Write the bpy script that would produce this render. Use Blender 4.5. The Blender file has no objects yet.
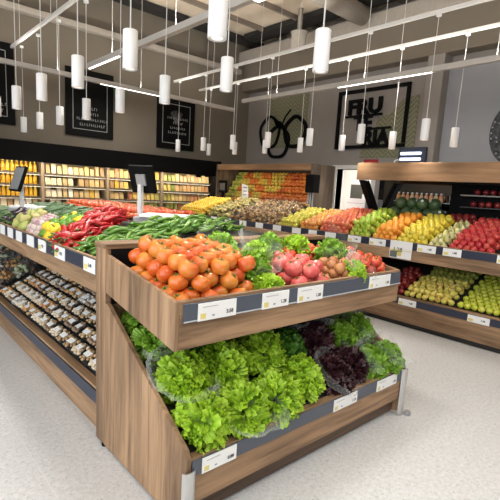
import bpy, math, random
from mathutils import Vector, Matrix, Euler
random.seed(7)
PI = math.pi
SC = bpy.context.scene
COL = SC.collection
W = []            # nothing global is animated

# ------------------------------------------------------------------ materials
def new_mat(name):
    m = bpy.data.materials.new(name); m.use_nodes = True
    nt = m.node_tree
    return m, nt, nt.nodes['Principled BSDF']

def mat(name, col, rough=.5, metal=0., spec=.5, emit=None, estr=1., noise=0., nscale=20., trans=0.):
    m, nt, b = new_mat(name)
    b.inputs['Base Color'].default_value = (*col, 1)
    b.inputs['Roughness'].default_value = rough
    b.inputs['Metallic'].default_value = metal
    b.inputs['Specular IOR Level'].default_value = spec
    if emit:
        b.inputs['Emission Color'].default_value = (*emit, 1)
        b.inputs['Emission Strength'].default_value = estr
    if noise:
        tc = nt.nodes.new('ShaderNodeTexCoord'); n = nt.nodes.new('ShaderNodeTexNoise')
        n.inputs['Scale'].default_value = nscale; n.inputs['Detail'].default_value = 4
        r = nt.nodes.new('ShaderNodeValToRGB')
        r.color_ramp.elements[0].position = .3; r.color_ramp.elements[1].position = .7
        r.color_ramp.elements[0].color = (*[c*(1-noise) for c in col], 1)
        r.color_ramp.elements[1].color = (*[min(1, c*(1+noise)) for c in col], 1)
        nt.links.new(tc.outputs['Object'], n.inputs['Vector']); nt.links.new(n.outputs['Fac'], r.inputs['Fac'])
        nt.links.new(r.outputs['Color'], b.inputs['Base Color'])
    return m

def wood(name, axis, light=(.40, .255, .150), dark=(.16, .098, .058), cs=1.):
    """oak laminate, grain running along the given axis"""
    m, nt, b = new_mat(name)
    N, L = nt.nodes, nt.links
    tc = N.new('ShaderNodeTexCoord'); mp = N.new('ShaderNodeMapping')
    s = [16., 16., 16.]; s[axis] = 1.1
    mp.inputs['Scale'].default_value = s
    L.new(tc.outputs['Object'], mp.inputs['Vector'])
    n1 = N.new('ShaderNodeTexNoise'); n1.inputs['Scale'].default_value = 1.3*cs; n1.inputs['Detail'].default_value = 7
    n1.inputs['Roughness'].default_value = .62; n1.inputs['Distortion'].default_value = .7
    L.new(mp.outputs['Vector'], n1.inputs['Vector'])
    r = N.new('ShaderNodeValToRGB'); e = r.color_ramp.elements
    e[0].position = .3; e[0].color = (*dark, 1); e[1].position = .62; e[1].color = (*light, 1)
    k = e.new(.47); k.color = (*[.45*d+.55*l for d, l in zip(dark, light)], 1)
    L.new(n1.outputs['Fac'], r.inputs['Fac'])
    mp2 = N.new('ShaderNodeMapping'); s2 = [3.2, 3.2, 3.2]; s2[axis] = .5
    mp2.inputs['Scale'].default_value = s2; L.new(tc.outputs['Object'], mp2.inputs['Vector'])
    n2 = N.new('ShaderNodeTexNoise'); n2.inputs['Scale'].default_value = 1.6; n2.inputs['Detail'].default_value = 3
    L.new(mp2.outputs['Vector'], n2.inputs['Vector'])
    r2 = N.new('ShaderNodeValToRGB'); r2.color_ramp.elements[0].position = .36; r2.color_ramp.elements[1].position = .62
    r2.color_ramp.elements[0].color = (.66, .64, .62, 1); r2.color_ramp.elements[1].color = (1.1, 1.08, 1.05, 1)
    L.new(n2.outputs['Fac'], r2.inputs['Fac'])
    mx = N.new('ShaderNodeMix'); mx.data_type = 'RGBA'; mx.blend_type = 'MULTIPLY'; mx.inputs[0].default_value = 1
    L.new(r.outputs['Color'], mx.inputs[6]); L.new(r2.outputs['Color'], mx.inputs[7])
    L.new(mx.outputs[2], b.inputs['Base Color'])
    b.inputs['Roughness'].default_value = .55; b.inputs['Specular IOR Level'].default_value = .3
    return m

def fruit(name, c1, c2, rough=.35, c3=None, nscale=6., spec=.5, bump=0., sub=0.):
    """each piece takes its own tint between c1 and c2, with mottling towards c3"""
    m, nt, b = new_mat(name)
    N, L = nt.nodes, nt.links
    oi = N.new('ShaderNodeObjectInfo')
    mx = N.new('ShaderNodeMix'); mx.data_type = 'RGBA'
    mx.inputs[6].default_value = (*c1, 1); mx.inputs[7].default_value = (*c2, 1)
    L.new(oi.outputs['Random'], mx.inputs[0]); out = mx.outputs[2]
    if c3:
        tc = N.new('ShaderNodeTexCoord'); n = N.new('ShaderNodeTexNoise')
        n.inputs['Scale'].default_value = nscale; n.inputs['Detail'].default_value = 3
        ad = N.new('ShaderNodeVectorMath'); ad.operation = 'ADD'
        L.new(tc.outputs['Object'], ad.inputs[0]); L.new(oi.outputs['Random'], ad.inputs[1])
        L.new(ad.outputs[0], n.inputs['Vector'])
        r = N.new('ShaderNodeValToRGB'); r.color_ramp.elements[0].position = .45; r.color_ramp.elements[1].position = .7
        L.new(n.outputs['Fac'], r.inputs['Fac'])
        m2 = N.new('ShaderNodeMix'); m2.data_type = 'RGBA'
        L.new(r.outputs['Color'], m2.inputs[0]); L.new(out, m2.inputs[6]); m2.inputs[7].default_value = (*c3, 1)
        out = m2.outputs[2]
    L.new(out, b.inputs['Base Color'])
    b.inputs['Roughness'].default_value = rough; b.inputs['Specular IOR Level'].default_value = spec
    if sub:
        b.inputs['Subsurface Weight'].default_value = sub; b.inputs['Subsurface Radius'].default_value = (.02, .01, .005)
    return m

def leaf(name, base, mid, tip, rough=.42, tl=.3):
    """leaf colour runs from rib (uv.y=0) to frill (uv.y=1)"""
    m, nt, b = new_mat(name)
    N, L = nt.nodes, nt.links
    uv = N.new('ShaderNodeUVMap'); sp = N.new('ShaderNodeSeparateXYZ'); L.new(uv.outputs['UV'], sp.inputs[0])
    r = N.new('ShaderNodeValToRGB'); e = r.color_ramp.elements
    e[0].position = .1; e[0].color = (*base, 1); e[1].position = .97; e[1].color = (*tip, 1)
    k = e.new(.5); k.color = (*mid, 1)
    tc = N.new('ShaderNodeTexCoord'); n = N.new('ShaderNodeTexNoise'); n.inputs['Scale'].default_value = 26; n.inputs['Detail'].default_value = 2
    L.new(tc.outputs['Object'], n.inputs['Vector'])
    a = N.new('ShaderNodeMath'); a.operation = 'MULTIPLY_ADD'; a.inputs[1].default_value = .7; a.inputs[2].default_value = -.35
    L.new(n.outputs['Fac'], a.inputs[0])
    ad = N.new('ShaderNodeMath'); ad.operation = 'ADD'; L.new(sp.outputs['Y'], ad.inputs[0]); L.new(a.outputs[0], ad.inputs[1])
    L.new(ad.outputs[0], r.inputs['Fac']); L.new(r.outputs['Color'], b.inputs['Base Color'])
    b.inputs['Roughness'].default_value = rough
    t = N.new('ShaderNodeBsdfTranslucent'); L.new(r.outputs['Color'], t.inputs['Color'])
    ms = N.new('ShaderNodeMixShader'); ms.inputs[0].default_value = tl
    L.new(b.outputs[0], ms.inputs[1]); L.new(t.outputs[0], ms.inputs[2])
    L.new(ms.outputs[0], N['Material Output'].inputs['Surface'])
    return m

def film(name, op=.16, edge=.5, tint=(.95, .97, .97)):
    m, nt, b = new_mat(name)
    N, L = nt.nodes, nt.links
    tr = N.new('ShaderNodeBsdfTransparent'); tr.inputs[0].default_value = (.97, .98, .98, 1)
    b.inputs['Base Color'].default_value = (*tint, 1); b.inputs['Roughness'].default_value = .12; b.inputs['Specular IOR Level'].default_value = 1.
    lw = N.new('ShaderNodeLayerWeight'); lw.inputs[0].default_value = .35
    ma = N.new('ShaderNodeMath'); ma.operation = 'MULTIPLY_ADD'; ma.inputs[1].default_value = edge; ma.inputs[2].default_value = op; ma.use_clamp = True
    L.new(lw.outputs['Facing'], ma.inputs[0])
    ms = N.new('ShaderNodeMixShader'); L.new(ma.outputs[0], ms.inputs[0]); L.new(tr.outputs[0], ms.inputs[1]); L.new(b.outputs[0], ms.inputs[2])
    L.new(ms.outputs[0], N['Material Output'].inputs['Surface'])
    return m

def floor_mat():
    m, nt, b = new_mat('terrazzo')
    N, L = nt.nodes, nt.links
    tc = N.new('ShaderNodeTexCoord')
    v = N.new('ShaderNodeTexVoronoi'); v.inputs['Scale'].default_value = 130
    L.new(tc.outputs['Object'], v.inputs['Vector'])
    r = N.new('ShaderNodeValToRGB'); e = r.color_ramp.elements
    e[0].position = .0; e[0].color = (.52, .525, .53, 1); e[1].position = .2; e[1].color = (.655, .668, .685, 1)
    sx = N.new('ShaderNodeSeparateColor'); L.new(v.outputs['Color'], sx.inputs[0])
    L.new(sx.outputs[0], r.inputs['Fac'])
    n = N.new('ShaderNodeTexNoise'); n.inputs['Scale'].default_value = 40; n.inputs['Detail'].default_value = 5
    L.new(tc.outputs['Object'], n.inputs['Vector'])
    r2 = N.new('ShaderNodeValToRGB'); r2.color_ramp.elements[0].position = .3; r2.color_ramp.elements[1].position = .7
    r2.color_ramp.elements[0].color = (.86, .86, .86, 1); r2.color_ramp.elements[1].color = (1.05, 1.05, 1.05, 1)
    L.new(n.outputs['Fac'], r2.inputs['Fac'])
    mx = N.new('ShaderNodeMix'); mx.data_type = 'RGBA'; mx.blend_type = 'MULTIPLY'; mx.inputs[0].default_value = 1
    L.new(r.outputs['Color'], mx.inputs[6]); L.new(r2.outputs['Color'], mx.inputs[7])
    br = N.new('ShaderNodeTexBrick'); br.offset = 0; br.inputs['Scale'].default_value = 1
    br.inputs['Brick Width'].default_value = 1.2; br.inputs['Row Height'].default_value = 2.4
    br.inputs['Mortar Size'].default_value = .002; br.inputs['Color1'].default_value = (0, 0, 0, 1); br.inputs['Color2'].default_value = (0, 0, 0, 1)
    br.inputs['Mortar'].default_value = (1, 1, 1, 1)
    mp = N.new('ShaderNodeMapping'); mp.inputs['Location'].default_value = (-.632, -.3, 0); L.new(tc.outputs['Object'], mp.inputs['Vector'])
    L.new(mp.outputs[0], br.inputs['Vector'])
    m2 = N.new('ShaderNodeMix'); m2.data_type = 'RGBA'; L.new(br.outputs['Color'], m2.inputs[0])
    L.new(mx.outputs[2], m2.inputs[6]); m2.inputs[7].default_value = (.70, .70, .695, 1)
    L.new(m2.outputs[2], b.inputs['Base Color'])
    b.inputs['Roughness'].default_value = .38; b.inputs['Specular IOR Level'].default_value = .4
    return m

def chevron_mat():
    m, nt, b = new_mat('olive_chevron')
    N, L = nt.nodes, nt.links
    tc = N.new('ShaderNodeTexCoord'); s = N.new('ShaderNodeSeparateXYZ'); L.new(tc.outputs['Object'], s.inputs[0])
    def M(op, a, bb):
        x = N.new('ShaderNodeMath'); x.operation = op
        for i, q in enumerate((a, bb)):
            if isinstance(q, (int, float)): x.inputs[i].default_value = q
            else: L.new(q, x.inputs[i])
        return x.outputs[0]
    tri = M('PINGPONG', s.outputs['Y'], .12)
    z = M('ADD', s.outputs['Z'], tri)
    st = M('PINGPONG', z, .045)
    g = M('GREATER_THAN', st, .03)
    mx = N.new('ShaderNodeMix'); mx.data_type = 'RGBA'; L.new(g, mx.inputs[0])
    mx.inputs[6].default_value = (.17, .165, .105, 1); mx.inputs[7].default_value = (.25, .25, .15, 1)
    L.new(mx.outputs[2], b.inputs['Base Color']); b.inputs['Roughness'].default_value = .8
    return m

def ceil_mat():
    m, nt, b = new_mat('ceiling_deck')
    N, L = nt.nodes, nt.links
    tc = N.new('ShaderNodeTexCoord'); n = N.new('ShaderNodeTexNoise'); n.inputs['Scale'].default_value = 1.3; n.inputs['Detail'].default_value = 6
    L.new(tc.outputs['Object'], n.inputs['Vector'])
    r = N.new('ShaderNodeValToRGB'); r.color_ramp.elements[0].position = .3; r.color_ramp.elements[1].position = .72
    r.color_ramp.elements[0].color = (.56, .46, .35, 1); r.color_ramp.elements[1].color = (.76, .65, .51, 1)
    L.new(n.outputs['Fac'], r.inputs['Fac']); L.new(r.outputs['Color'], b.inputs['Base Color']); b.inputs['Roughness'].default_value = .85
    return m

WV = wood('oak_vertical', 2); WX = wood('oak_along_x', 0); WY = wood('oak_along_y', 1)
WD = wood('oak_canopy', 1, (.36, .215, .115), (.24, .135, .07))
WDK = wood('oak_dark_plinth', 0, (.15, .10, .07), (.07, .045, .03))
NAVY = mat('navy_rail', (.028, .035, .06), .4)
RAIL = mat('grey_blue_rail', (.075, .088, .115), .38)
BLACK = mat('black_plastic', (.005, .005, .0055), .6, spec=.08)
DARK = mat('dark_board', (.02, .019, .018), .7)
WHITE = mat('white_lacquer', (.82, .83, .84), .4)
CARD = mat('white_card', (.84, .85, .85), .5)
INK = mat('dark_ink', (.03, .03, .04), .6)
YEL = mat('pale_yellow_print', (.72, .62, .22), .6)
CORD = mat('cord_grey', (.62, .62, .60), .5)
STEEL = mat('brushed_steel', (.62, .62, .61), .32, .85)
GREYP = mat('grey_plastic', (.30, .30, .31), .45)
SCREEN = mat('screen_glass', (.22, .23, .24), .25)
TAUPE = mat('taupe_paint', (.185, .158, .122), .85, noise=.04, nscale=3)
TAUPE2 = mat('warm_grey_paint', (.275, .250, .230), .85, noise=.04, nscale=3)
BLUEG = mat('blue_grey_paint', (.30, .31, .335), .8, noise=.03, nscale=3)
BEAMM = mat('beam_paint', (.40, .36, .31), .8, noise=.06)
LEDM = mat('led_diffuser', (.9, .9, .9), .5, emit=(1, .95, .88), estr=3.2)
LEDF = mat('fridge_led', (.9, .9, .9), .5, emit=(1, .90, .70), estr=4)
MIRROR = mat('mirror_glass', (.45, .45, .45), .04, 1.)
ROOMW = mat('white_room_paint', (.80, .79, .76), .8)
FLOORM = floor_mat(); CHEV = chevron_mat(); CEILM = ceil_mat()

# ------------------------------------------------------------------ mesh helpers
class MB:
    def __init__(s): s.v, s.f, s.uv = [], [], []
    def add(s, vs, fs, uvs=None):
        o = len(s.v); s.v += [tuple(p) for p in vs]; s.f += [tuple(i+o for i in q) for q in fs]
        s.uv += list(uvs) if uvs else [(0, 0)]*len(vs); return s
    def box(s, x0, x1, y0, y1, z0, z1):
        v = [(x, y, z) for x in (x0, x1) for y in (y0, y1) for z in (z0, z1)]
        return s.add(v, [(0, 1, 3, 2), (4, 6, 7, 5), (0, 4, 5, 1), (2, 3, 7, 6), (0, 2, 6, 4), (1, 5, 7, 3)])
    def prism(s, poly, ax, a, b):
        """poly: points in the two other axes (in order), extruded along ax"""
        def P(p, t):
            q = list(p); q.insert(ax, t); return q
        n = len(poly)
        v = [P(p, a) for p in poly]+[P(p, b) for p in poly]
        f = [tuple(range(n)), tuple(range(2*n-1, n-1, -1))]+[(i, n+i, n+(i+1) % n, (i+1) % n) for i in range(n)]
        return s.add(v, f)
    def tube(s, pts, r, n=8, cap=True):
        pts = [Vector(p) for p in pts]; rings = []
        rr = r if isinstance(r, (list, tuple)) else [r]*len(pts)
        for i, p in enumerate(pts):
            d = (pts[min(i+1, len(pts)-1)]-pts[max(i-1, 0)]).normalized()
            u = d.orthogonal().normalized() if i == 0 else (u-d*u.dot(d)).normalized()
            w = d.cross(u)
            rings.append([p+(u*math.cos(2*PI*k/n)+w*math.sin(2*PI*k/n))*rr[i] for k in range(n)])
        v = [q for g in rings for q in g]
        f = [(i*n+k, i*n+(k+1) % n, (i+1)*n+(k+1) % n, (i+1)*n+k) for i in range(len(pts)-1) for k in range(n)]
        if cap: f += [tuple(range(n-1, -1, -1)), tuple(range((len(pts)-1)*n, len(pts)*n))]
        return s.add(v, f)
    def lathe(s, prof, n=16, c=(0, 0, 0), lobes=0, amp=0.):
        v, f = [], []
        for (r, z) in prof:
            for k in range(n):
                a = 2*PI*k/n; q = r*(1+amp*math.cos(lobes*a)) if lobes else r
                v.append((c[0]+q*math.cos(a), c[1]+q*math.sin(a), c[2]+z))
        for i in range(len(prof)-1):
            f += [(i*n+k, i*n+(k+1) % n, (i+1)*n+(k+1) % n, (i+1)*n+k) for k in range(n)]
        f += [tuple(range(n-1, -1, -1)), tuple(range((len(prof)-1)*n, len(prof)*n))]
        return s.add(v, f)
    def mesh(s, name, m, smooth=False, origin=(0, 0, 0)):
        me = bpy.data.meshes.new(name)
        o = Vector(origin)
        me.from_pydata([Vector(p)-o for p in s.v], [], s.f)
        if any(u != (0, 0) for u in s.uv):
            l = me.uv_layers.new(name='UVMap')
            for lp in me.loops: l.data[lp.index].uv = s.uv[lp.vertex_index]
        me.materials.append(m)
        if smooth: me.polygons.foreach_set('use_smooth', [True]*len(me.polygons))
        me.update(); return me
    def build(s, name, m, parent=None, smooth=False, bevel=0., kind=None, at=None):
        """coordinates are world coordinates; the origin becomes the parent's (or `at`)"""
        o = Vector((0, 0, 0)); p = parent
        while p is not None: o += p.location; p = p.parent
        if parent is None and at is not None: o = Vector(at)
        ob = bpy.data.objects.new(name, s.mesh(name, m, smooth, o)); COL.objects.link(ob)
        if parent is not None: ob.parent = parent
        elif at is not None: ob.location = at
        if bevel:
            b = ob.modifiers.new('bevel', 'BEVEL'); b.width = bevel; b.segments = 2; b.limit_method = 'ANGLE'
        if kind: ob['kind'] = kind
        return ob

def tag(o, label, cat, group=None):
    o['label'] = label; o['category'] = cat
    if group: o['group'] = group
    return o
def thing(name, loc, label, cat, group=None):
    o = bpy.data.objects.new(name, None); COL.objects.link(o); o.location = loc; o.empty_display_size = .1
    return tag(o, label, cat, group)
class Kind:
    def __init__(s, name, cat, me, kids=()): s.name, s.cat, s.me, s.kids = name, cat, me, list(kids)
def place(k, loc, rot=(0, 0, 0), sc=1., label='', group=None, bare=False):
    o = bpy.data.objects.new(k.name, k.me); COL.objects.link(o)
    o.location = loc
    o.rotation_euler = rot if not isinstance(rot, Matrix) else rot.to_euler()
    o.scale = (sc, sc, sc) if isinstance(sc, (int, float)) else sc
    tag(o, label, k.cat, group)
    if not bare:
        for nm, me in k.kids:
            c = bpy.data.objects.new(nm, me); COL.objects.link(c); c.parent = o
    return o
def structure(ob): ob['kind'] = 'structure'; return ob
ORD = ['nearest', 'second nearest', 'third nearest', 'fourth', 'fifth', 'sixth', 'seventh', 'eighth', 'ninth']

def text_mesh(body, size, m, off=0., ext=0., align='LEFT'):
    cu = bpy.data.curves.new('txt', 'FONT'); cu.body = body; cu.size = size; cu.offset = off; cu.extrude = ext; cu.align_x = align
    cu.resolution_u = 3
    ob = bpy.data.objects.new('txt', cu); COL.objects.link(ob)
    bpy.context.view_layer.update()
    me = bpy.data.meshes.new_from_object(ob.evaluated_get(bpy.context.evaluated_depsgraph_get()))
    bpy.data.objects.remove(ob); bpy.data.curves.remove(cu)
    me.materials.clear(); me.materials.append(m); return me
FRONT = Euler((PI/2, 0, 0))               # text facing -y
SIDE = Euler((PI/2, 0, -PI/2))            # text facing -x

# ------------------------------------------------------------------ setting
XL, XR, YN, YB, ZC = -3.6, 7.85, -4., 9.0, 5.1
structure(MB().box(XL, 10.5, YN, YB+.2, -.1, 0).build('floor', FLOORM))
structure(MB().box(XL, XR+.2, YN, YB+.2, ZC, ZC+.1).build('ceiling', CEILM))
structure(MB().box(XL, XR+.2, YB, YB+.2, 0, ZC).build('wall_back', TAUPE))
DY0, DY1, DZ = 5.12, 5.98, 2.06
w = MB().box(XR, XR+.2, DY1, YB, 0, ZC).box(XR, XR+.2, DY0, DY1, DZ, ZC).box(XR, XR+.2, YN, DY0, 0, ZC)
structure(w.build('wall_right', TAUPE2))
structure(MB().box(XL, XR+.2, YN-.2, YN, 0, ZC).build('wall_front', TAUPE2))
YW = 5.2
w = MB().box(XL-.1, XL, YN, YB, 0, .25).box(XL-.1, XL, YN, YB, 4.6, ZC).box(XL-.1, XL, YW, YB, .25, 4.6)
structure(w.build('wall_left', TAUPE2))
w = MB()
for i in range(7):
    y = YN+i*(YW-YN)/6; w.box(XL-.08, XL-.01, y-.04, y+.04, .25, 4.6)
w.box(XL-.08, XL-.01, YN, YW, 2.5, 2.58)
structure(w.build('window_1', BLACK))
# bulkhead and beams along the walls
structure(MB().box(XR-.28, XR, YN, YB, 3.95, 4.62).build('trim_1', TAUPE, bevel=.01))
structure(MB().box(XR-.42, XR, YN, YB, 4.62, 4.86).build('trim_2', BEAMM, bevel=.02))
structure(MB().box(XL, XR-.42, YB-.16, YB, 4.32, 4.43).build('trim_3', BEAMM, bevel=.02))
structure(MB().box(XR-.28, XR, 3.76, 4.06, 0, 3.95).build('trim_4', TAUPE2, bevel=.01))
structure(MB().box(XR-.06, XR, YN, 3.76, 0, 3.75).build('trim_5', BLUEG))
w = MB()
for k in range(13):
    y = YN+.6+k*1.02; w.box(XL, XR, y-.03, y+.03, ZC-.09, ZC)
structure(w.build('trim_6', mat('deck_rib', (.24, .20, .16), .85)))
structure(MB().box(XL, XR, YB-.45, YB-.16, ZC-.12, ZC-.02).build('trim_7', DARK))
structure(MB().box(XR-.75, XR-.35, YN, YB-.55, ZC-.12, ZC-.02).build('trim_8', DARK))
# ventilation duct under the ceiling
d = thing('ventilation_duct', (4.6, 4.6, ZC), 'beige round ventilation duct with elbow under the ceiling', 'duct')
MB().tube([(3.6, 5.3, ZC-.3), (5.6, 5.3, ZC-.3), (7.3, 5.3, ZC-.3)], .17, 20).build('duct_pipe', BEAMM, d, True)
MB().tube([(5.55, 4.2, ZC-.02), (5.55, 4.2, ZC-.2), (5.56, 4.3, ZC-.36), (5.58, 4.5, ZC-.42), (5.6, 4.8, ZC-.42), (5.62, 5.2, ZC-.34)], .12, 16).build('duct_elbow', BEAMM, d, True)
MB().lathe([(.15, 0), (.15, .28), (.18, .3)], 16, (6.9, 6.5, 4.36)).build('air_outlet', BEAMM, d, True)
MB().tube([(6.9, 6.5, 4.6), (6.9, 6.5, ZC)], .05, 10).build('drop_pipe', BEAMM, d, True)

# back room seen through the doorway
w = MB().box(9.9, 10., 3.6, 7.6, 0, 2.8).box(XR+.2, 10, 7.5, 7.6, 0, 2.8).box(XR+.2, 10, 3.6, 3.7, 0, 2.8).box(XR+.2, 10, 3.6, 7.6, 2.7, 2.8)
structure(w.build('wall_backroom', ROOMW))
w = MB().box(XR-.02, XR+.22, DY1, DY1+.12, 0, DZ+.08).box(XR-.02, XR+.22, DY0-.1, DY0, 0, DZ+.08).box(XR-.02, XR+.22, DY0, DY1, DZ, DZ+.08)
structure(w.build('door_1', ROOMW))
al = bpy.data.lights.new('room_light', 'AREA'); al.energy = 130; al.size = 1.2; al.color = (1, .96, .88)
o = bpy.data.objects.new('room_light', al); COL.objects.link(o); o.location = (9, 5.6, 2.68)
t = thing('wall_cabinet', (9.2, 5.9, 0), 'dark grey machine cabinet in the bright room behind the doorway', 'cabinet')
MB().box(8.9, 9.5, 5.5, 6.35, 0, 1.78).build('cabinet_body', mat('dark_cabinet', (.10, .095, .08), .5), t, bevel=.01)
MB().box(8.885, 8.9, 5.75, 6.0, 1.45, 1.56).build('paper_notice', CARD, t)
t = MB().box(XR-.03, XR-.01, 5.0, 5.32, 2.12, 2.25)
tag(t.build('red_sign', mat('red_sign', (.35, .02, .03), .5), at=(XR-.02, 5.16, 2.12)), 'small red sign above the doorway', 'sign')

# ------------------------------------------------------------------ wall signs
# black sign on the right wall
SX = XR-.02
t = thing('wall_sign', (SX, 5.25, 2.53), 'black framed wall sign reading FRUTERIA over the fruit stand', 'sign')
y0, y1, z0, z1 = 6.07, 4.46, 2.47, 3.63
fr = MB()
for a in ((y1, y0, z0, z0+.065), (y1, y0, z1-.065, z1), (y0-.06, y0, z0+.065, z1-.065), (y1, y1+.06, z0+.075, z1-.075)):
    fr.box(SX-.05, SX, *a)
fr.build('frame', BLACK, t)
for body, ya, yb, za, zb in (('FRU', 5.80, 5.02, 3.135, 3.44), ('TE', 5.64, 5.21, 2.815, 3.12), ('RIA', 5.38, 4.78, 2.515, 2.82)):
    me = text_mesh(body, 1., BLACK, .04, .02)
    xs = [v.co.x for v in me.vertices]; zs = [v.co.y for v in me.vertices]
    sx, sz = (ya-yb)/(max(xs)-min(xs)), (zb-za)/(max(zs)-min(zs))
    for v in me.vertices: v.co = ((v.co.x-min(xs))*sx, (v.co.y-min(zs))*sz, v.co.z)
    ob = bpy.data.objects.new('lettering', me); COL.objects.link(ob); ob.parent = t
    ob.location = Vector((SX-.03, ya, za))-t.location; ob.rotation_euler = SIDE
MB().box(SX-.045, SX-.01, 5.0, 5.86, 3.09, 3.13).build('stroke', BLACK, t)
MB().box(SX-.045, SX-.01, 4.78, 5.42, 2.825, 2.865).build('stroke', BLACK, t)
tag(MB().prism([(5.45, 2.28), (5.40, 2.75), (5.15, 2.80), (5.12, 3.05), (4.85, 3.10), (4.60, 3.35), (4.28, 3.40), (4.28, 2.28)], 0, XR-.012, XR-.002).build('mural_panel', CHEV, at=(XR, 4.8, 2.3)),
    'olive green chevron patch behind the black FRUTERIA sign', 'wall graphic')
tag(MB().box(XR-.012, XR-.002, 6.95, 8.25, 2.55, 3.8).build('mural_panel', CHEV, at=(XR, 7.6, 2.7)), 'olive green chevron patch behind the round fruit outlines', 'wall graphic')
t = thing('fruit_outline', (XR-.02, 7.7, 2.6), 'black outline of two round fruits with stalk on the wall', 'wall art')
def ring(cy, cz, ry, rz, wd, nm):
    n = 40; v, f = [], []
    for k in range(n):
        a = 2*PI*k/n; j = 1+.03*math.sin(5*a)
        for q in (j, j-wd/ry):
            for x in (XR-.05, XR-.012): v.append((x, cy+ry*q*math.cos(a), cz+rz*q*math.sin(a)))
    for k in range(n):
        b, c = 4*k, 4*((k+1) % n)
        f += [(b, c, c+1, b+1), (b+2, b+3, c+3, c+2), (b, b+2, c+2, c), (b+1, c+1, c+3, b+3)]
    MB().add(v, f).build(nm, BLACK, t)
ring(8.13, 2.93, .36, .40, .06, 'fruit_ring'); ring(7.28, 2.90, .37, .38, .085, 'fruit_ring'); ring(7.83, 2.69, .40, .40, .075, 'fruit_ring')
MB().tube([(XR-.03, 7.72, 3.1), (XR-.03, 7.62, 3.28), (XR-.03, 7.46, 3.42)], .02, 6).build('stalk', BLACK, t)
MB().prism([(7.62, 3.05), (7.78, 3.18), (8.0, 3.23), (7.92, 3.09), (7.75, 3.03)], 0, XR-.05, XR-.012).build('leaf', BLACK, t)
# dotted round fruit on the blue-grey wall at the right edge
t = thing('fruit_mural', (XR-.06, 2.6, 2.5), 'grey dotted fruit mural at the right edge of the blue-grey wall', 'wall art')
mm = mat('dotted_graphite', (.06, .064, .068), .8, noise=.75, nscale=26)
pts = []
for k in range(40):
    a = 2*PI*k/40; rr = .52*(1-.06*abs(math.cos(a))**3)
    pts.append((2.44+.56*math.cos(a)*rr/.52, 2.63+.56*math.sin(a)*rr/.52*1.0))
MB().prism(pts, 0, XR-.075, XR-.06).build('round_body', mm, t)
w = MB()
for k in range(6):
    q = .1+.08*k; n = 36
    for j in range(n):
        if random.random() < .45:
            a = 2*PI*j/n; cy, cz = 2.44+q*math.cos(a), 2.63+q*math.sin(a); w.box(XR-.08, XR-.075, cy-.012, cy+.012, cz-.012, cz+.012)
w.build('dots', BLUEG, t)
# posters on the back wall
def poster(x0, x1, z0, z1, lines, label, art=0):
    t = thing('wall_poster', ((x0+x1)/2, YB-.03, z0), label, 'poster', 'black posters on the back wall')
    MB().box(x0, x1, YB-.04, YB-.005, z0, z1).build('board', mat('poster_black', (.005, .005, .005), .6, spec=.1), t)
    f = MB(); a, b, c, e = x0+.13, x1-.13, z0+.13, z1-.13; l = .010
    for q in ((a, b, c, c+l), (a, b, e-l, e), (a, a+l, c, e), (b-l, b, c, e)): f.box(q[0], q[1], YB-.045, YB-.04, q[2], q[3])
    f.build('white_border', mat('border_grey', (.42, .42, .41), .7), t)
    r = random.Random(lines)
    for i in range(4):
        wdt = [.18, .26, .62, .5][i] if lines == 1 else [.55, .25, .4, .5][i]
        zc = z0+(.52 if lines == 1 else .66)-.105*i; xx = (x0+x1)/2-wdt/2+.04; xe = xx+wdt; s = MB()
        while xx < xe:
            ww = r.uniform(.02, .04); k = r.randint(0, 3)
            s.box(xx, xx+.008, YB-.045, YB-.04, zc, zc+.05)
            if k: s.box(xx, xx+ww*.8, YB-.045, YB-.04, zc+(.042 if k == 1 else .021 if k == 2 else 0), zc+(.05 if k == 1 else .029 if k == 2 else .008))
            xx += ww+.014
        s.build('lettering', mat('lettering_grey', (.40, .40, .39), .7), t)
    if art:
        s = MB()
        for j in range(9):
            a = -.9+j*.22; s.tube([((x0+x1)/2+.05*math.sin(a), YB-.042, z1-.52), ((x0+x1)/2+.2*math.sin(a), YB-.042, z1-.42+.16*math.cos(a))], .006, 5)
        s.build('sprig_drawing', mat('chalk_grey', (.16, .16, .16), .8), t)
poster(3.17, 4.13, 2.37, 3.63, 1, 'black poster with thin white border and lettering, middle of three')
poster(5.16, 6.15, 2.33, 3.45, 2, 'black poster nearest the wall corner, lettering in four short lines', 1)
poster(1.3, 2.28, 2.41, 3.78, 1, 'black poster cut by the left edge of the photo')
t = thing('exit_sign', (4.2, YB-.06, 3.25), 'small green emergency exit sign beside the middle poster', 'exit sign')
MB().box(4.17, 4.38, YB-.07, YB, 3.23, 3.38).build('sign_body', mat('exit_green', (.01, .22, .07), .5, emit=(.02, .5, .15), estr=.12), t, bevel=.005)
MB().box(4.22, 4.25, YB-.075, YB-.07, 3.26, 3.36).build('door_pictogram', CARD, t)
t = thing('insect_trap', (XR-.32, 4.1, 2.14), 'dark insect trap with two lit bluish tubes above the right canopy', 'insect trap')
MB().box(XR-.35, XR-.285, 3.86, 4.38, 2.14, 2.42).build('housing', NAVY, t, bevel=.01)
for z in (2.21, 2.31):
    MB().tube([(XR-.37, 3.94, z), (XR-.37, 4.32, z)], .025, 8).build('tube', mat('uv_tube', (.8, .85, 1), .4, emit=(.75, .82, 1), estr=2.5), t)

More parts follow.
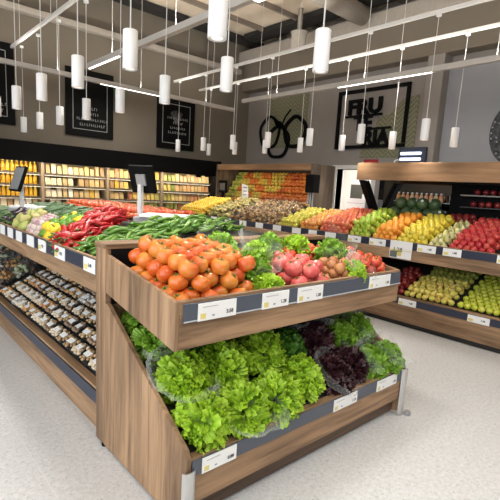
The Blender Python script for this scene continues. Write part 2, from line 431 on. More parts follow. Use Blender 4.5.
# ------------------------------------------------------------------ hanging lights
def added_uplight(t, loc, sx, sy):
    """upward light added on top of a lamp bar to brighten the ceiling"""
    L = bpy.data.lights.new('added_uplight', 'AREA'); L.shape = 'RECTANGLE'; L.size = sx; L.size_y = sy; L.energy = UPE*max(sx, sy); L.color = (1, .95, .87)
    o = bpy.data.objects.new('added_uplight', L); COL.objects.link(o); o.parent = t; o.location = loc; o.rotation_euler = (PI, 0, 0)
UPE = 10.
def bar(name, p0, p1, lo, hi, label, z=3.2):
    """square lamp profile along x or y with one lit stretch"""
    t = thing(name, ((p0[0]+p1[0])/2, (p0[1]+p1[1])/2, z), label, 'light bar')
    ax = 0 if abs(p1[0]-p0[0]) > abs(p1[1]-p0[1]) else 1
    h = .035
    a = [min(p0[i], p1[i])-(h if i != ax else 0) for i in (0, 1)]; b = [max(p0[i], p1[i])+(h if i != ax else 0) for i in (0, 1)]
    MB().box(a[0], b[0], a[1], b[1], z, z+.07).build('housing', mat('bar_paint', (.50, .48, .45), .5), t)
    a2, b2 = a[:], b[:]; a2[ax], b2[ax] = lo, hi
    for i in (0, 1):
        if i != ax: a2[i] += .02; b2[i] -= .02
    MB().box(a2[0], b2[0], a2[1], b2[1], z-.008, z).build('diffuser', LEDM, t)
    n = 4
    for k in range(n):
        q = [(a[i]+b[i])/2 for i in (0, 1)]; q[ax] = a[ax]+(k+.5)*(b[ax]-a[ax])/n
        MB().tube([(q[0], q[1], z+.07), (q[0], q[1], ZC)], .005, 5).build('hanger', CORD, t)
    L = bpy.data.lights.new('bar_light', 'AREA'); L.shape = 'RECTANGLE'; L.energy = 22; L.color = (1, .95, .88)
    L.size = (hi-lo) if ax == 0 else .04; L.size_y = .04 if ax == 0 else (hi-lo)
    o = bpy.data.objects.new('bar_light', L); COL.objects.link(o); o.parent = t
    added_uplight(t, (0, 0, .085), (b[0]-a[0]), (b[1]-a[1]))
    q = [(a[i]+b[i])/2 for i in (0, 1)]; q[ax] = (lo+hi)/2; o.location = Vector((q[0], q[1], z-.012))-t.location
bar('light_bar', (2.85, .5), (2.85, 7.05), 6.0, 7.03, 'long light bar over the middle aisle end, lit at its far tip')
bar('light_bar', (5.93, -.5), (5.93, 6.98), 3.1, 4.65, 'light bar with lit middle section crossing in front of the FRUTERIA sign')
bar('light_bar', (.4, 7.9), (6.45, 7.9), 3.4, 4.75, 'light bar running parallel to the chiller wall, lit in the middle')
# unseen lamp bars added over the front of the shop as fill light
def added_front_bar(x, ya, yb, label):
    t = thing('light_bar', (x, (ya+yb)/2, 3.6), label, 'light bar')
    MB().box(x-.08, x+.08, ya, yb, 3.6, 3.68).build('housing', mat('bar_paint', (.50, .48, .45), .5), t)
    MB().box(x-.07, x+.07, ya, yb, 3.59, 3.6).build('diffuser', LEDM, t)
    for y in (ya+.3, yb-.3): MB().tube([(x, y, 3.68), (x, y, ZC)], .005, 5).build('hanger', CORD, t)
    L = bpy.data.lights.new('bar_light', 'AREA'); L.shape = 'RECTANGLE'; L.size = .2; L.size_y = yb-ya; L.energy = 34; L.color = (1, .97, .93)
    o = bpy.data.objects.new('bar_light', L); COL.objects.link(o); o.parent = t; o.location = (0, 0, -.02)
    added_uplight(t, (0, 0, .09), .2, yb-ya)
added_front_bar(-.9, -2.6, 2.0, 'unseen wide lamp bar added for fill light over the aisle left of the display stand')
added_front_bar(.9, -2.6, .9, 'unseen wide lamp bar added for fill light in front of the display stand')
added_front_bar(2.6, -2.6, .6, 'unseen wide lamp bar added for fill light in front of the stand, middle')
added_front_bar(4.3, -2.6, .4, 'unseen wide lamp bar added for fill light over the aisle by the fruit stand')
# second lit part of the left bar
t = thing('light_bar', (2.85, 3.3, 3.2), 'short lit lamp section near the top centre edge of the photo', 'light bar')
MB().box(2.815, 2.885, 2.2, 3.25, 3.185, 3.198).build('diffuser', LEDM, t)
def track(x, ya, yb, label):
    z = 3.65
    t = thing('lighting_track', (x, (ya+yb)/2, z), label, 'lighting track')
    MB().box(x-.02, x+.02, ya, yb, z, z+.04).build('rail', mat('track_white', (.72, .71, .69), .5), t)
    y = yb-.5
    while y > ya:
        MB().tube([(x, y, z+.04), (x, y, ZC)], .004, 5).build('hanger', CORD, t); y -= 1.5
track(1.46, -.5, 7.6, 'white pendant track above the left edge of the produce island')
track(2.19, -.5, 8.72, 'white pendant track above the middle of the produce island')
track(5.25, -.5, 8.45, 'white pendant track above the aisle edge of the fruit stand')
track(6.06, -.5, 8.68, 'white pendant track nearest the FRUTERIA wall')
SPOT = bpy.data.lights.new('pendant_spot', 'SPOT'); SPOT.energy = 46; SPOT.spot_size = 1.75; SPOT.spot_blend = .7; SPOT.shadow_soft_size = .1; SPOT.color = (1, .96, .9)
BULB = mat('lamp_lens', (.5, .5, .5), .3, emit=(1, .96, .9), estr=1.2)
def pendant(x, y, label, zb=2.262, h=.25, r=.05):
    t = thing('pendant_lamp', (x, y, 3.65), label, 'pendant lamp', 'white cylinder pendants')
    prof = [(r-.006, zb+.012), (r-.002, zb), (r, zb+.003), (r, zb+h-.004), (r-.004, zb+h)]
    MB().lathe(prof, 20, (x, y, 0)).build('lamp_shade', WHITE, t, False)
    for p in t.children[0].data.polygons: p.use_smooth = len(p.vertices) == 4
    MB().lathe([(r*.62, 0), (r*.62, .006), (r*.5, .008)], 14, (x, y, zb+.004)).build('lens', BULB, t)
    MB().tube([(x, y, zb+h), (x, y, 3.65)], .0045, 6).build('cord', CORD, t)
    MB().lathe([(.03, 0), (.03, .03)], 10, (x, y, 3.62)).build('track_adapter', WHITE, t)
    o = bpy.data.objects.new('pendant_spot', SPOT); COL.objects.link(o); o.parent = t; o.location = (0, 0, zb-.02-3.65)
ROW1 = [1.965, 2.934, 3.867, 4.811, 5.706, 6.63]
ROW2 = [1.934, 2.887, 3.818, 4.757, 5.697, 6.654, 7.555, 8.426]
ROWR = [2.745+.915*k for k in range(7)]
for k, y in enumerate(ROW1): pendant(1.47, y, f'white cylinder pendant, {ORD[k]} in the row above the left island edge')
for k, y in enumerate(ROW2): pendant(2.27, y, f'white cylinder pendant, {ORD[k]} in the row above the island middle')
for k, y in enumerate(ROWR): pendant(5.25, y, f'white cylinder pendant, {ORD[k]} in the row above the fruit stand front', 2.222)
for k, y in enumerate(ROWR): pendant(6.06, y, f'white cylinder pendant, {ORD[k]} in the row nearest the right wall', 2.226)

# ------------------------------------------------------------------ price cards
def card_side(X, ya, yb, z0, z1, label, group, price=None):
    """card facing -x"""
    o = MB().box(X-.004, X, ya, yb, z0, z1).build('price_tag', CARD, at=(X, (ya+yb)/2, z0))
    tag(o, label, 'price tag', group)
    h = z1-z0
    if price:
        me = text_mesh(price, h*.34, INK, .001)
        c = bpy.data.objects.new('price_text', me); COL.objects.link(c); c.parent = o
        c.location = Vector((X-.006, ya+h*1.15, z0+h*.38))-o.location; c.rotation_euler = SIDE
        MB().box(X-.006, X-.004, yb-h*.75, yb-h*.12, z0+h*.14, z0+h*.5).build('yellow_print', YEL, o)
    return o
def card_front(Y, xa, xb, z0, z1, label, group, price):
    o = MB().box(xa, xb, Y-.004, Y, z0, z1).build('price_tag', CARD, at=((xa+xb)/2, Y, z0)); tag(o, label, 'price tag', group)
    h = z1-z0
    me = text_mesh(price, h*.3, INK, .0008)
    c = bpy.data.objects.new('price_text', me); COL.objects.link(c); c.parent = o
    c.location = Vector((xb-h*.75, Y-.006, z0+h*.24))-o.location; c.rotation_euler = FRONT
    MB().box(xa+h*.15, xa+h*.5, Y-.006, Y-.004, z0+h*.12, z0+h*.42).build('yellow_print', YEL, o)
    MB().box(xa+h*.95, xa+h*1.12, Y-.006, Y-.004, z0+h*.2, z0+h*.28).build('small_print', GREYP, o)
    MB().box(xa+h*.3, xa+h*1.35, Y-.006, Y-.004, z0+h*.76, z0+h*.80).build('small_print', mat('faint_print', (.45, .46, .47), .6), o)

# ------------------------------------------------------------------ end display stand
S = thing('produce_stand', (1.89, 1.9, 0), 'oak end display stand with tomato tray above a lettuce bin', 'display stand')
XA, XB = .98, 2.80
bp = MB().box(XA, XB, 2.21, 2.335, .015, 1.15).build('back_panel', WV, S, bevel=.002)
MB().box(XA-.004, XB+.004, 2.20, 2.345, 1.15, 1.178).build('cap_board', WX, S, bevel=.003)
MB().box(XA+.03, XB-.03, 2.196, 2.21, .85, 1.148).build('dark_backing', BLACK, S)
tr = MB().prism([(1.55, .83), (1.55, .93), (2.20, 1.035), (2.20, .93)], 0, XA+.02, XB-.02).build('upper_tray', DARK, S)
def side(x0, x1): return MB().prism([(1.523, .80), (1.523, 1.018), (2.207, 1.125), (2.207, .915)], 0, x0, x1)
side(XA, XA+.022).build('tray_side', WV, tr, bevel=.002); side(XB-.022, XB).build('tray_side', WV, tr, bevel=.002)
MB().box(XA+.022, XB-.022, 1.523, 1.548, .80, 1.018).build('tray_front', WX, tr, bevel=.002)
MB().box(XA+.04, XB-.005, 1.513, 1.523, .928, 1.006).build('price_rail', RAIL, tr, bevel=.002)
MB().box(XA+.04, XB-.005, 1.509, 1.514, .925, .930).build('rail_lip', mat('clear_lip', (.55, .60, .66), .3), tr)
def lside(x0, x1): return MB().prism([(2.21, .015), (1.44, .015), (1.405, .03), (1.395, .355), (1.42, .392), (2.19, .855), (2.21, .855)], 0, x0, x1)
lside(XA, XA+.026).build('side_panel', WV, S, bevel=.003); lside(XB-.026, XB).build('side_panel', WV, S, bevel=.003)
MB().box(XA+.026, XB-.026, 1.405, 1.43, .125, .335).build('front_board', WX, S, bevel=.002)
MB().box(XA+.026, XB-.026, 1.40, 1.445, .335, .35).build('front_rim', WX, S, bevel=.002)
MB().box(XA+.03, XB-.03, 1.396, 1.405, .268, .342).build('price_rail', RAIL, S)
MB().box(XA+.026, XB-.03, 1.45, 1.47, 0.02, .125).build('plinth', WDK, S)
MB().prism([(1.43, .20), (1.43, .33), (2.2, .74), (2.2, .6)], 0, XA+.026, XB-.026).build('bin_floor', DARK, S)
def guard(cx, cy, sx, z0, z1, nm):
    pr = []
    for k in range(9):
        a = PI*k/8; pr.append((cx+.034*math.cos(a), cy-.020*math.sin(a)-.002))
    for k in range(8, -1, -1):
        a = PI*k/8; pr.append((cx+.029*math.cos(a), cy-.014*math.sin(a)-.002))
    MB().prism(pr, 2, z0, z1).build(nm, STEEL, S, bevel=0)
guard(XA+.012, 1.398, 1, .005, .305, 'corner_guard'); guard(XB-.012, 1.398, -1, .012, .345, 'corner_guard')
MB().lathe([(.02, 0), (.024, .01), (.02, .03)], 12, (XB+.03, 1.36, 0)).build('foot', GREYP, S)
for x, y in ((XA+.012, 2.24), (XA+.02, 1.5), (XB-.02, 2.25), (XB-.06, 1.5)):
    MB().lathe([(.018, 0), (.018, .02)], 10, (x, y, 0)).build('foot', BLACK, S)
for k, (a, b, z0, z1, pz) in enumerate(((1.09, 1.306, .922, 1.002, '3.58'), (1.475, 1.665, .922, 1.004, '1.28'), (1.735, 1.945, .922, 1.004, '1.28'), (2.41, 2.655, .925, 1.004, '1.98'))):
    card_front(1.511, a, b, z0, z1, 'white price card %s on the raised tomato tray rail' % ['at the left end', 'second from the left', 'third from the left', 'at the right end'][k], 'cards on the tray rail', pz)
for k, (a, b, pz) in enumerate(((1.06, 1.255, '0.88'), (1.99, 2.22, '1.18'), (2.44, 2.68, '1.48'))):
    card_front(1.394, a, b, .266, .338, 'white price card %s on the lettuce bin rail' % ['at the left end', 'in the middle', 'at the right end'][k], 'cards on the bin rail', pz)

# ------------------------------------------------------------------ long island behind it
G = thing('produce_island', (1.9, 4.4, 0), 'long oak produce island with two tiers behind the end stand', 'display island')
YA, YE = 2.347, 6.6
MB().box(1.05, 1.075, YA, YE, .845, 1.052).build('upper_board', WY, G, bevel=.002)
MB().box(1.040, 1.05, YA, YE, .962, 1.046).build('price_rail', NAVY, G)
MB().prism([(1.075, .85), (1.075, .985), (1.85, 1.14), (2.70, 1.135), (2.70, .85)], 1, YA, YE).build('upper_deck', DARK, G)
MB().box(2.70, 2.725, YA, YE, .845, 1.165).build('upper_board', WY, G)
MB().box(1.0, 1.025, YA, YE, .07, .296).build('lower_board', WY, G, bevel=.002)
MB().box(.992, 1.05, YA, YE, .296, .311).build('lower_rim', WY, G, bevel=.002)
MB().box(.990, 1.0, YA, YE, .205, .285).build('price_rail', NAVY, G)
MB().box(1.03, 1.05, YA, YE, 0, .07).build('plinth', WY, G)
MB().prism([(1.05, .15), (1.05, .30), (1.82, .625), (1.82, .15)], 1, YA, YE).build('lower_deck', DARK, G)
MB().box(1.80, 1.83, YA, YE, .6, .95).build('core_panel', DARK, G)
MB().box(1.85, 2.70, YA, YE, .0, .3).build('aisle_base', WY, G)
ys = [(2.484, 2.658), (2.986, 3.183), (3.378, 3.55), (3.668, 3.85), (3.998, 4.17), (4.278, 4.45), (4.554, 4.72), (4.85, 5.0), (5.15, 5.3)]
for k, (a, b) in enumerate(ys):
    card_side(1.040, a, b, .958, 1.044, f'white price card on the island rail, {["nearest", "second", "third", "fourth", "fifth", "sixth", "seventh", "eighth", "ninth", "tenth"][k]} from the end stand', 'cards on the island rail', ['2.48', '1.98', '1.78', None][min(k, 3)])

# ------------------------------------------------------------------ fruit stand along the right wall
R = thing('fruit_stand', (5.4, 4.4, 0), 'long oak two-tier fruit stand along the right wall', 'display stand')
RA, RE = .7, 7.6
MB().box(4.85, 4.875, RA, RE, .787, 1.008).build('upper_board', WY, R, bevel=.002)
MB().box(4.842, 4.85, RA, RE, .918, 1.002).build('price_rail', NAVY, R)
MB().prism([(4.875, .80), (4.875, .96), (5.85, 1.26), (5.85, 1.0)], 1, RA, RE).build('upper_deck', DARK, R)
MB().box(4.80, 4.825, RA, RE, .06, .352).build('lower_board', WY, R, bevel=.002)
MB().box(4.79, 4.85, RA, RE, .352, .365).build('lower_rim', WY, R)
MB().box(4.79, 4.80, RA, 2.66, .272, .345).build('price_rail', NAVY, R)
MB().box(4.84, 4.86, RA, RE, 0, .06).build('plinth', DARK, R)
MB().prism([(4.85, .2), (4.85, .34), (5.85, .72), (5.85, .2)], 1, RA, RE).build('lower_deck', DARK, R)
MB().box(5.85, 5.88, RA, RE, 0, 1.28).build('back_board', DARK, R)
for y in (RA-.03, RE): MB().prism([(4.82, 0), (4.82, .36), (4.88, .80), (4.86, 1.01), (5.85, 1.30), (5.90, 1.30), (5.90, 0)], 1, y, y+.03).build('end_panel', WV, R)
cs = [(1.36, 1.60), (1.955, 2.155), (2.235, 2.455), (2.865, 3.095), (3.22, 3.42), (3.62, 3.80), (3.95, 4.10)]
cs += [(4.25+.40*k, 4.42+.40*k) for k in range(8)]
for k, (a, b) in enumerate(cs):
    card_side(4.842, a, b, .915, .998, f'white price card number {k+1} from the right edge along the fruit stand upper rail' if 0 else 'white card under the %s on the fruit stand rail' % ['yellow apples at the right edge', 'red apples', 'pale pears', 'oranges', 'green apples', 'blushed apples, nearer one', 'blushed apples, farther one', 'mixed apples', 'yellow-green apples', 'ginger bags, nearest', 'ginger bags, middle', 'ginger bags, farthest', 'potato bags, nearer', 'potato bags, farther', 'yellow lemons'][k], 'cards on the fruit stand', '1.88' if k < 5 else None)
o = card_side(4.842, 2.515, 2.80, .80, 1.01, 'tall double price card hanging under the oranges on the fruit stand', 'cards on the fruit stand', '1.28')
MB().box(4.834, 4.838, 2.70, 2.79, .81, .885).build('dark_block', mat('slate_print', (.13, .16, .15), .5), o)
MB().box(4.834, 4.838, 2.52, 2.80, .896, .902).build('divider', YEL, o)
for a, b, l in ((2.36, 2.58, 'white price card on the fruit stand lower rail, under the yellow pears'), (1.56, 1.78, 'white price card on the fruit stand lower rail, under the green apples')):
    card_side(4.79, a, b, .268, .343, l, 'cards on the lower rail', '1.38')
# right canopy with mirror and dark back
T = thing('wooden_canopy', (5.6, 2.2, 1.3), 'oak canopy over the right part of the fruit stand with mirror back', 'canopy')
MB().box(5.30, 5.34, RA, 3.70, 1.735, 1.962).build('fascia', WD, T, bevel=.003)
MB().box(5.34, 6.05, RA, 3.70, 1.90, 1.955).build('canopy_top', WD, T)
MB().box(5.90, 5.925, 2.62, 3.70, 1.26, 1.90).build('mirror', MIRROR, T)
MB().box(5.90, 5.925, RA, 2.62, 1.26, 1.90).build('back_panel', BLACK, T)
MB().prism([(5.36, 1.735), (5.50, 1.735), (5.90, 1.22), (5.76, 1.22)], 1, 3.62, 3.70).build('side_bracket', BLACK, T)
MB().box(5.38, 5.60, RA, 2.55, 1.715, 1.735).build('shelf_lip', BLACK, T)
MB().box(5.72, 5.90, RA, 2.42, 1.585, 1.60).build('glass_shelf', mat('shelf_grey', (.30, .28, .25), .3), T)
MB().box(5.74, 5.90, RA, 2.42, 1.44, 1.452).build('glass_shelf', mat('shelf_dark', (.05, .05, .05), .3), T)
MB().box(5.74, 5.90, 2.66, 3.35, 1.47, 1.482).build('glass_shelf', mat('shelf_pale', (.35, .35, .35), .3), T)
MB().tube([(5.31, 3.15, 1.962), (5.31, 3.14, 1.99), (5.31, 3.10, 2.0), (5.31, 3.08, 1.985)], .006, 6).build('hook', CARD, T)
# left canopy with slanted fruit wall
O = thing('citrus_display', (6.2, 6.3, 0), 'oak canopied unit with five slanted tiers of citrus', 'display unit')
MB().box(5.90, 5.94, 5.06, 7.66, 1.90, 2.012).build('fascia', WD, O, bevel=.003)
MB().box(5.94, 6.52, 5.06, 7.66, 1.97, 2.008).build('canopy_top', WD, O)
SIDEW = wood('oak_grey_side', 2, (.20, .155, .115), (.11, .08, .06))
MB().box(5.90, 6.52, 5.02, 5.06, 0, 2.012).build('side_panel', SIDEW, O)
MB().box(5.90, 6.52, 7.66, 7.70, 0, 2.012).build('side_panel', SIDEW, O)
MB().box(6.49, 6.52, 5.06, 7.66, 0, 1.97).build('back_panel', DARK, O)
tiers = []
for k in range(5):
    x, z = 5.99+.09*k, 1.20+.135*k
    MB().box(x, x+.14, 5.06, 7.66, z-.02, z).build('tier', DARK, O); tiers.append((x, z))
MB().tube([(5.955, 5.1, 1.935), (5.955, 7.6, 1.935)], .012, 6).build('lamp_strip', mat('warm_led', (.9, .85, .7), .5, emit=(1, .78, .45), estr=4), O)
L = bpy.data.lights.new('warm_strip', 'AREA'); L.shape = 'RECTANGLE'; L.size = .05; L.size_y = 2.4; L.energy = 3.5; L.color = (1, .8, .52)
o = bpy.data.objects.new('warm_strip', L); COL.objects.link(o); o.location = (5.98, 6.35, 1.87); o.rotation_euler = (0, math.radians(-35), 0)
o.parent = O; o.location = Vector((5.98, 6.35, 1.87))-O.location

# ------------------------------------------------------------------ chiller along the back wall
F = thing('chiller_cabinet', (2.6, 8.5, 0), 'long black open chiller with lit shelves along the back wall', 'chiller')
FX0, FX1, FY = -1.2, 6.2, 8.0
MB().prism([(FY, 1.80), (FY, 2.09), (8.95, 2.12), (8.95, 1.95), (FY+.1, 1.80)], 0, FX0, FX1).build('canopy', BLACK, F)
MB().box(FX0, FX1, 8.9, 8.95, .1, 2.0).build('back_panel', mat('chiller_liner', (.42, .32, .18), .6), F)
MB().box(FX0, FX1, FY-.02, 8.9, .0, .93).build('base', mat('chiller_base', (.17, .095, .06), .5), F, bevel=.02)
MB().box(FX1, FX1+.06, FY, 8.95, 0, 2.1).build('end_panel', BLACK, F)
MB().box(FX0-.06, FX0, FY, 8.95, 0, 2.1).build('end_panel', BLACK, F)
SH = [.965, 1.175, 1.385, 1.59]
for z in SH:
    d = MB().box(FX0, FX1, 8.32, 8.9, z-.02, z).build('shelf', mat('chiller_shelf', (.30, .24, .17), .5), F)
    MB().box(FX0, FX1, 8.295, 8.32, z-.03, z+.012).build('shelf_edge', mat('shelf_edge', (.10, .075, .05), .5), d)
    if z > 1.: MB().box(FX0, FX1, 8.34, 8.36, z-.034, z-.022).build('led_strip', LEDF, d)
MB().box(FX0, FX1, FY, FY+.02, 1.765, 1.80).build('canopy_lip', BLACK, F)
MB().box(FX0, FX1, 8.10, 8.14, 1.79, 1.80).build('led_strip', LEDF, F)
for x in (2.52, 3.72, 4.92):
    MB().box(x-.025, x+.025, 8.28, 8.9, .93, 1.8).build('divider_post', mat('post_brown', (.30, .22, .15), .5), F)
for k in range(6):
    L = bpy.data.lights.new('chiller_light', 'AREA'); L.shape = 'RECTANGLE'; L.size = 1.2; L.size_y = .06; L.energy = 8; L.color = (1, .90, .66)
    o = bpy.data.objects.new('chiller_light', L); COL.objects.link(o); o.parent = F
    o.location = Vector((FX0+.62+1.23*k, 8.07, 1.775))-F.location; o.rotation_euler = (math.radians(28), 0, 0)
bm_ = MB().lathe([(.030, 0), (.032, .01), (.032, .115), (.014, .15), (.013, .165)], 10)
BT = Kind('juice_bottle', 'bottle', bm_.mesh('juice_bottle', fruit('juice', (.62, .28, .015), (.7, .42, .03), .2), True), [('bottle_cap', MB().lathe([(.015, .165), (.015, .18)], 8).mesh('bottle_cap', mat('cap_yellow', (.8, .55, .1), .4)))])
for si, z in enumerate(SH[1:]):
    x = 1.55
    while x < 2.47:
        place(BT, (x, 8.37, z), (0, 0, 0), (1, 1, 1.06) if z < 1.6 else (1, 1, 1.0), 'yellow juice bottle standing on the %s lit shelf at the left of the chiller' % ['lower', 'middle', 'top'][si], 'juice bottles on the %s chiller shelf' % ['lower', 'middle', 'top'][si])
        x += .072
def pack_mesh(nm, m): return MB().prism([(-.02, 0), (.055, 0), (.05, .14), (.03, .165), (.01, .165)], 0, -.05, .05).mesh(nm, m)
PKC = {'pale': ((.62, .46, .22), (.34, .19, .08)), 'white': ((.85, .80, .68), (.66, .55, .36)), 'green': ((.16, .22, .04), (.50, .42, .12)), 'pink': ((.40, .13, .07), (.62, .38, .18)), 'yellow': ((.60, .34, .04), (.58, .46, .16))}
PK = {}
for c, (a, b) in PKC.items():
    PK[c] = Kind('chilled_pack', 'food pack', pack_mesh('pack', fruit('pack_'+c, a, b, .4)), [('pack_label', MB().box(-.036, .036, -.003, .001, .03, .095).mesh('pack_label', fruit('lbl_'+c, (.85, .78, .6), (.55, .2, .07), .5)))])
for si, z in enumerate(SH):
    x = 2.62 if z > 1. else 1.7
    while x < 6.12:
        if random.random() > .05 and min(abs(x-q) for q in (2.52, 3.72, 4.92)) > .09:
            sec = random.choice(['white', 'white', 'pale']) if x < 3.1 else random.choice(['pale', 'pale', 'yellow']) if x < 3.72 else random.choice(['yellow', 'pink', 'pale']) if x < 4.6 else random.choice(['green', 'green', 'yellow']) if x < 5.3 else random.choice(['pale', 'pale', 'pink'])
            place(PK[sec], (x, 8.335, z), (0, 0, random.uniform(-.12, .12)), (random.uniform(.66, .92), 1, random.uniform(.8, 1.12)), '%s food pack on the %s shelf of the lit chiller' % (sec, ['lowest', 'second', 'third', 'top'][si]), '%s packs on the %s chiller shelf' % (sec, ['lowest', 'second', 'third', 'top'][si]))
        x += .1
# ------------------------------------------------------------------ produce kinds
STEM = mat('stem_brown', (.10, .06, .03), .8); STEMG = mat('stem_green', (.07, .16, .03), .6)
def round_mesh(nm, m, r, prof, n=16, lobes=0, amp=0.):
    return MB().lathe([(max(a, .004)*r, b*r) for a, b in prof], n, lobes=lobes, amp=amp).mesh(nm, m, True)
P_APPLE = [(.05, -.78), (.3, -.9), (.62, -.82), (.86, -.5), (1., .02), (.97, .4), (.76, .76), (.45, .9), (.2, .84), (.04, .66)]
P_ORB = [(.05, -.97), (.4, -.92), (.74, -.68), (.95, -.3), (1., .05), (.93, .42), (.72, .72), (.38, .92), (.05, .96)]
P_TOM = [(.05, -.80), (.42, -.80), (.78, -.6), (.98, -.22), (1., .12), (.9, .48), (.66, .72), (.36, .78), (.14, .70), (.03, .66)]
P_PEAR = [(.05, -1.), (.5, -.96), (.88, -.7), (1., -.3), (.9, .1), (.66, .5), (.46, .85), (.34, 1.15), (.18, 1.3), (.03, 1.32)]
P_LEM = [(.06, -1.28), (.2, -1.15), (.55, -.88), (.88, -.45), (1., 0), (.88, .45), (.55, .88), (.2, 1.15), (.06, 1.28)]
def stem(r, z, h=.02): return MB().tube([(0, 0, z*r), (.003, 0, z*r+h*.6), (.007, 0, z*r+h)], .0017, 5)
def calyx(r):
    m = MB()
    for k in range(5):
        a = 2*PI*k/5; c, s = math.cos(a), math.sin(a); q = .0045
        m.add([(0, 0, .69*r), (c*.013-s*q, s*.013+c*q, .785*r), (c*.024, s*.024, .80*r), (c*.013+s*q, s*.013-c*q, .785*r)], [(0, 3, 2, 1)])
    m.tube([(0, 0, .68*r), (.002, 0, .68*r+.014)], .003, 5); return m
def apple(nm, c1, c2, c3, r=.039): return Kind({'apple_dark': 'red_apple', 'apple_red': 'red_apple', 'apple_yellow': 'yellow_apple', 'apple_yellowgreen': 'yellow_apple', 'apple_green': 'green_apple', 'apple_lime': 'green_apple'}.get(nm, 'blushed_apple'), 'apple', round_mesh('apple', fruit(nm, c1, c2, .3, c3, 9), r, P_APPLE), [('stem', stem(r, .66).mesh('stem', STEM))])
A_RED = apple('apple_red', (.38, .012, .02), (.50, .03, .04), (.62, .12, .08))
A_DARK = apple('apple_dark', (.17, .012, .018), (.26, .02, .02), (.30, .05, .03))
A_GREEN = apple('apple_green', (.24, .40, .02), (.36, .48, .04), (.46, .52, .09))
A_YEL = apple('apple_yellow', (.72, .54, .035), (.74, .62, .06), (.66, .60, .10))
A_PEACH = apple('apple_blush', (.50, .05, .035), (.60, .13, .05), (.66, .25, .08))
A_MIX = apple('apple_mixed', (.58, .28, .04), (.46, .08, .03), (.66, .42, .08))
A_YG = apple('apple_yellowgreen', (.50, .46, .05), (.36, .40, .04), (.62, .42, .08))
A_LIME = apple('apple_lime', (.50, .58, .045), (.60, .64, .06), (.66, .66, .12), .036)
ORANGE = Kind('orange', 'orange', round_mesh('orange', fruit('orange_peel', (.72, .24, .015), (.78, .33, .03), .4, (.82, .42, .07), 12), .041, P_ORB), [('stem_scar', MB().lathe([(.004, .0385), (.003, .0402)], 6).mesh('stem_scar', STEMG))])
LEMON = Kind('lemon', 'lemon', round_mesh('lemon', fruit('lemon_peel', (.72, .46, .02), (.66, .40, .03), .45, (.74, .56, .08), 9), .034, P_LEM))
PEAR = Kind('pear', 'pear', round_mesh('pear', fruit('pear_skin', (.62, .58, .10), (.74, .64, .16), .42, (.70, .46, .12), 9), .036, P_PEAR), [('stem', stem(.036, 1.28, .025).mesh('stem', STEM))])
PALEP = Kind('pear', 'pear', round_mesh('pear', fruit('pear_pale', (.54, .52, .22), (.44, .46, .13), .42, (.75, .7, .46), 9), .036, P_PEAR), [('stem', stem(.036, 1.28, .025).mesh('stem', STEM))])
MAND = Kind('mandarin', 'mandarin', MB().lathe([(.002, -.030), (.024, -.024), (.037, -.004), (.034, .016), (.018, .029), (.002, .031)], 10).mesh('mandarin', fruit('mandarin_peel', (.50, .14, .015), (.36, .06, .012), .5, (.6, .22, .03), 14), True))
MANDY = Kind('lemon', 'lemon', MB().lathe([(.002, -.034), (.02, -.024), (.034, -.002), (.03, .018), (.016, .03), (.002, .036)], 10).mesh('lemon', fruit('small_lemon', (.52, .34, .04), (.42, .36, .06), .45), True))
MANDG = Kind('lime', 'lime', MB().lathe([(.002, -.032), (.022, -.024), (.034, -.002), (.03, .018), (.016, .028), (.002, .032)], 10).mesh('lime', fruit('lime_peel', (.25, .32, .05), (.45, .42, .08), .45), True))
MELON = Kind('watermelon', 'watermelon', round_mesh('watermelon', fruit('melon_skin', (.035, .075, .028), (.05, .10, .035), .4, (.09, .14, .06), 7), .095, P_ORB, 20), [('sticker', MB().lathe([(.022, 0), (.022, .002)], 10, (0, 0, .089)).mesh('sticker', CARD))])
def tomato(nm, c1, c2, c3, r, lob=5, amp=.035): return Kind({'tomato_orange': 'tomato', 'tomato_red': 'red_tomato'}.get(nm, 'pink_tomato'), 'tomato', round_mesh('tomato', fruit(nm, c1, c2, .22, c3, 8, .6), r, P_TOM, 20, lob, amp), [('calyx', calyx(r).mesh('calyx', STEMG))])
T_OR = tomato('tomato_orange', (.60, .085, .016), (.70, .20, .024), (.68, .29, .05), .049)
T_RED = tomato('tomato_red', (.58, .05, .022), (.66, .11, .04), (.66, .16, .06), .036)
T_VINE = Kind('vine_tomato', 'tomato', T_RED.me, T_RED.kids)
T_PINK = tomato('tomato_pink', (.62, .075, .075), (.66, .12, .11), (.70, .22, .17), .053, 6, .05)
GARLIC = Kind('pale_onion', 'onion', round_mesh('onion', fruit('white_onion', (.66, .60, .52), (.52, .36, .38), .4, (.36, .14, .22), 7), .032, P_ORB), [('root_tip', stem(.032, .9, .02).mesh('root_tip', CORD))])
CHAY = Kind('chayote', 'squash', round_mesh('chayote', fruit('chayote_skin', (.30, .36, .09), (.42, .45, .14), .45, (.5, .38, .18), 6), .05, P_PEAR, 18, 5, .04), [('stem', stem(.05, 1.28, .02).mesh('stem', STEMG))])
BONI = Kind('brown_onion', 'onion', round_mesh('onion', fruit('brown_onion', (.42, .17, .06), (.52, .26, .10), .35, (.3, .1, .05), 7), .033, P_ORB), [('neck', stem(.033, .9, .025).mesh('neck', STEM))])
def bell(nm, c1, c2): return Kind('bell_pepper', 'pepper', round_mesh('bell_pepper', fruit(nm, c1, c2, .25), .046, [(.05, -.85), (.45, -1.), (.72, -.9), (.86, -.4), (1., .2), (.98, .6), (.75, .9), (.35, .88), (.05, .72)], 20, 4, .08), [('stem', MB().tube([(0, 0, .033), (.003, 0, .05), (.01, 0, .06)], .005, 6).mesh('stem', STEMG))])
B_YEL = bell('bell_yellow', (.82, .55, .03), (.85, .62, .05)); B_GRN = bell('bell_green', (.10, .26, .03), (.16, .34, .05))
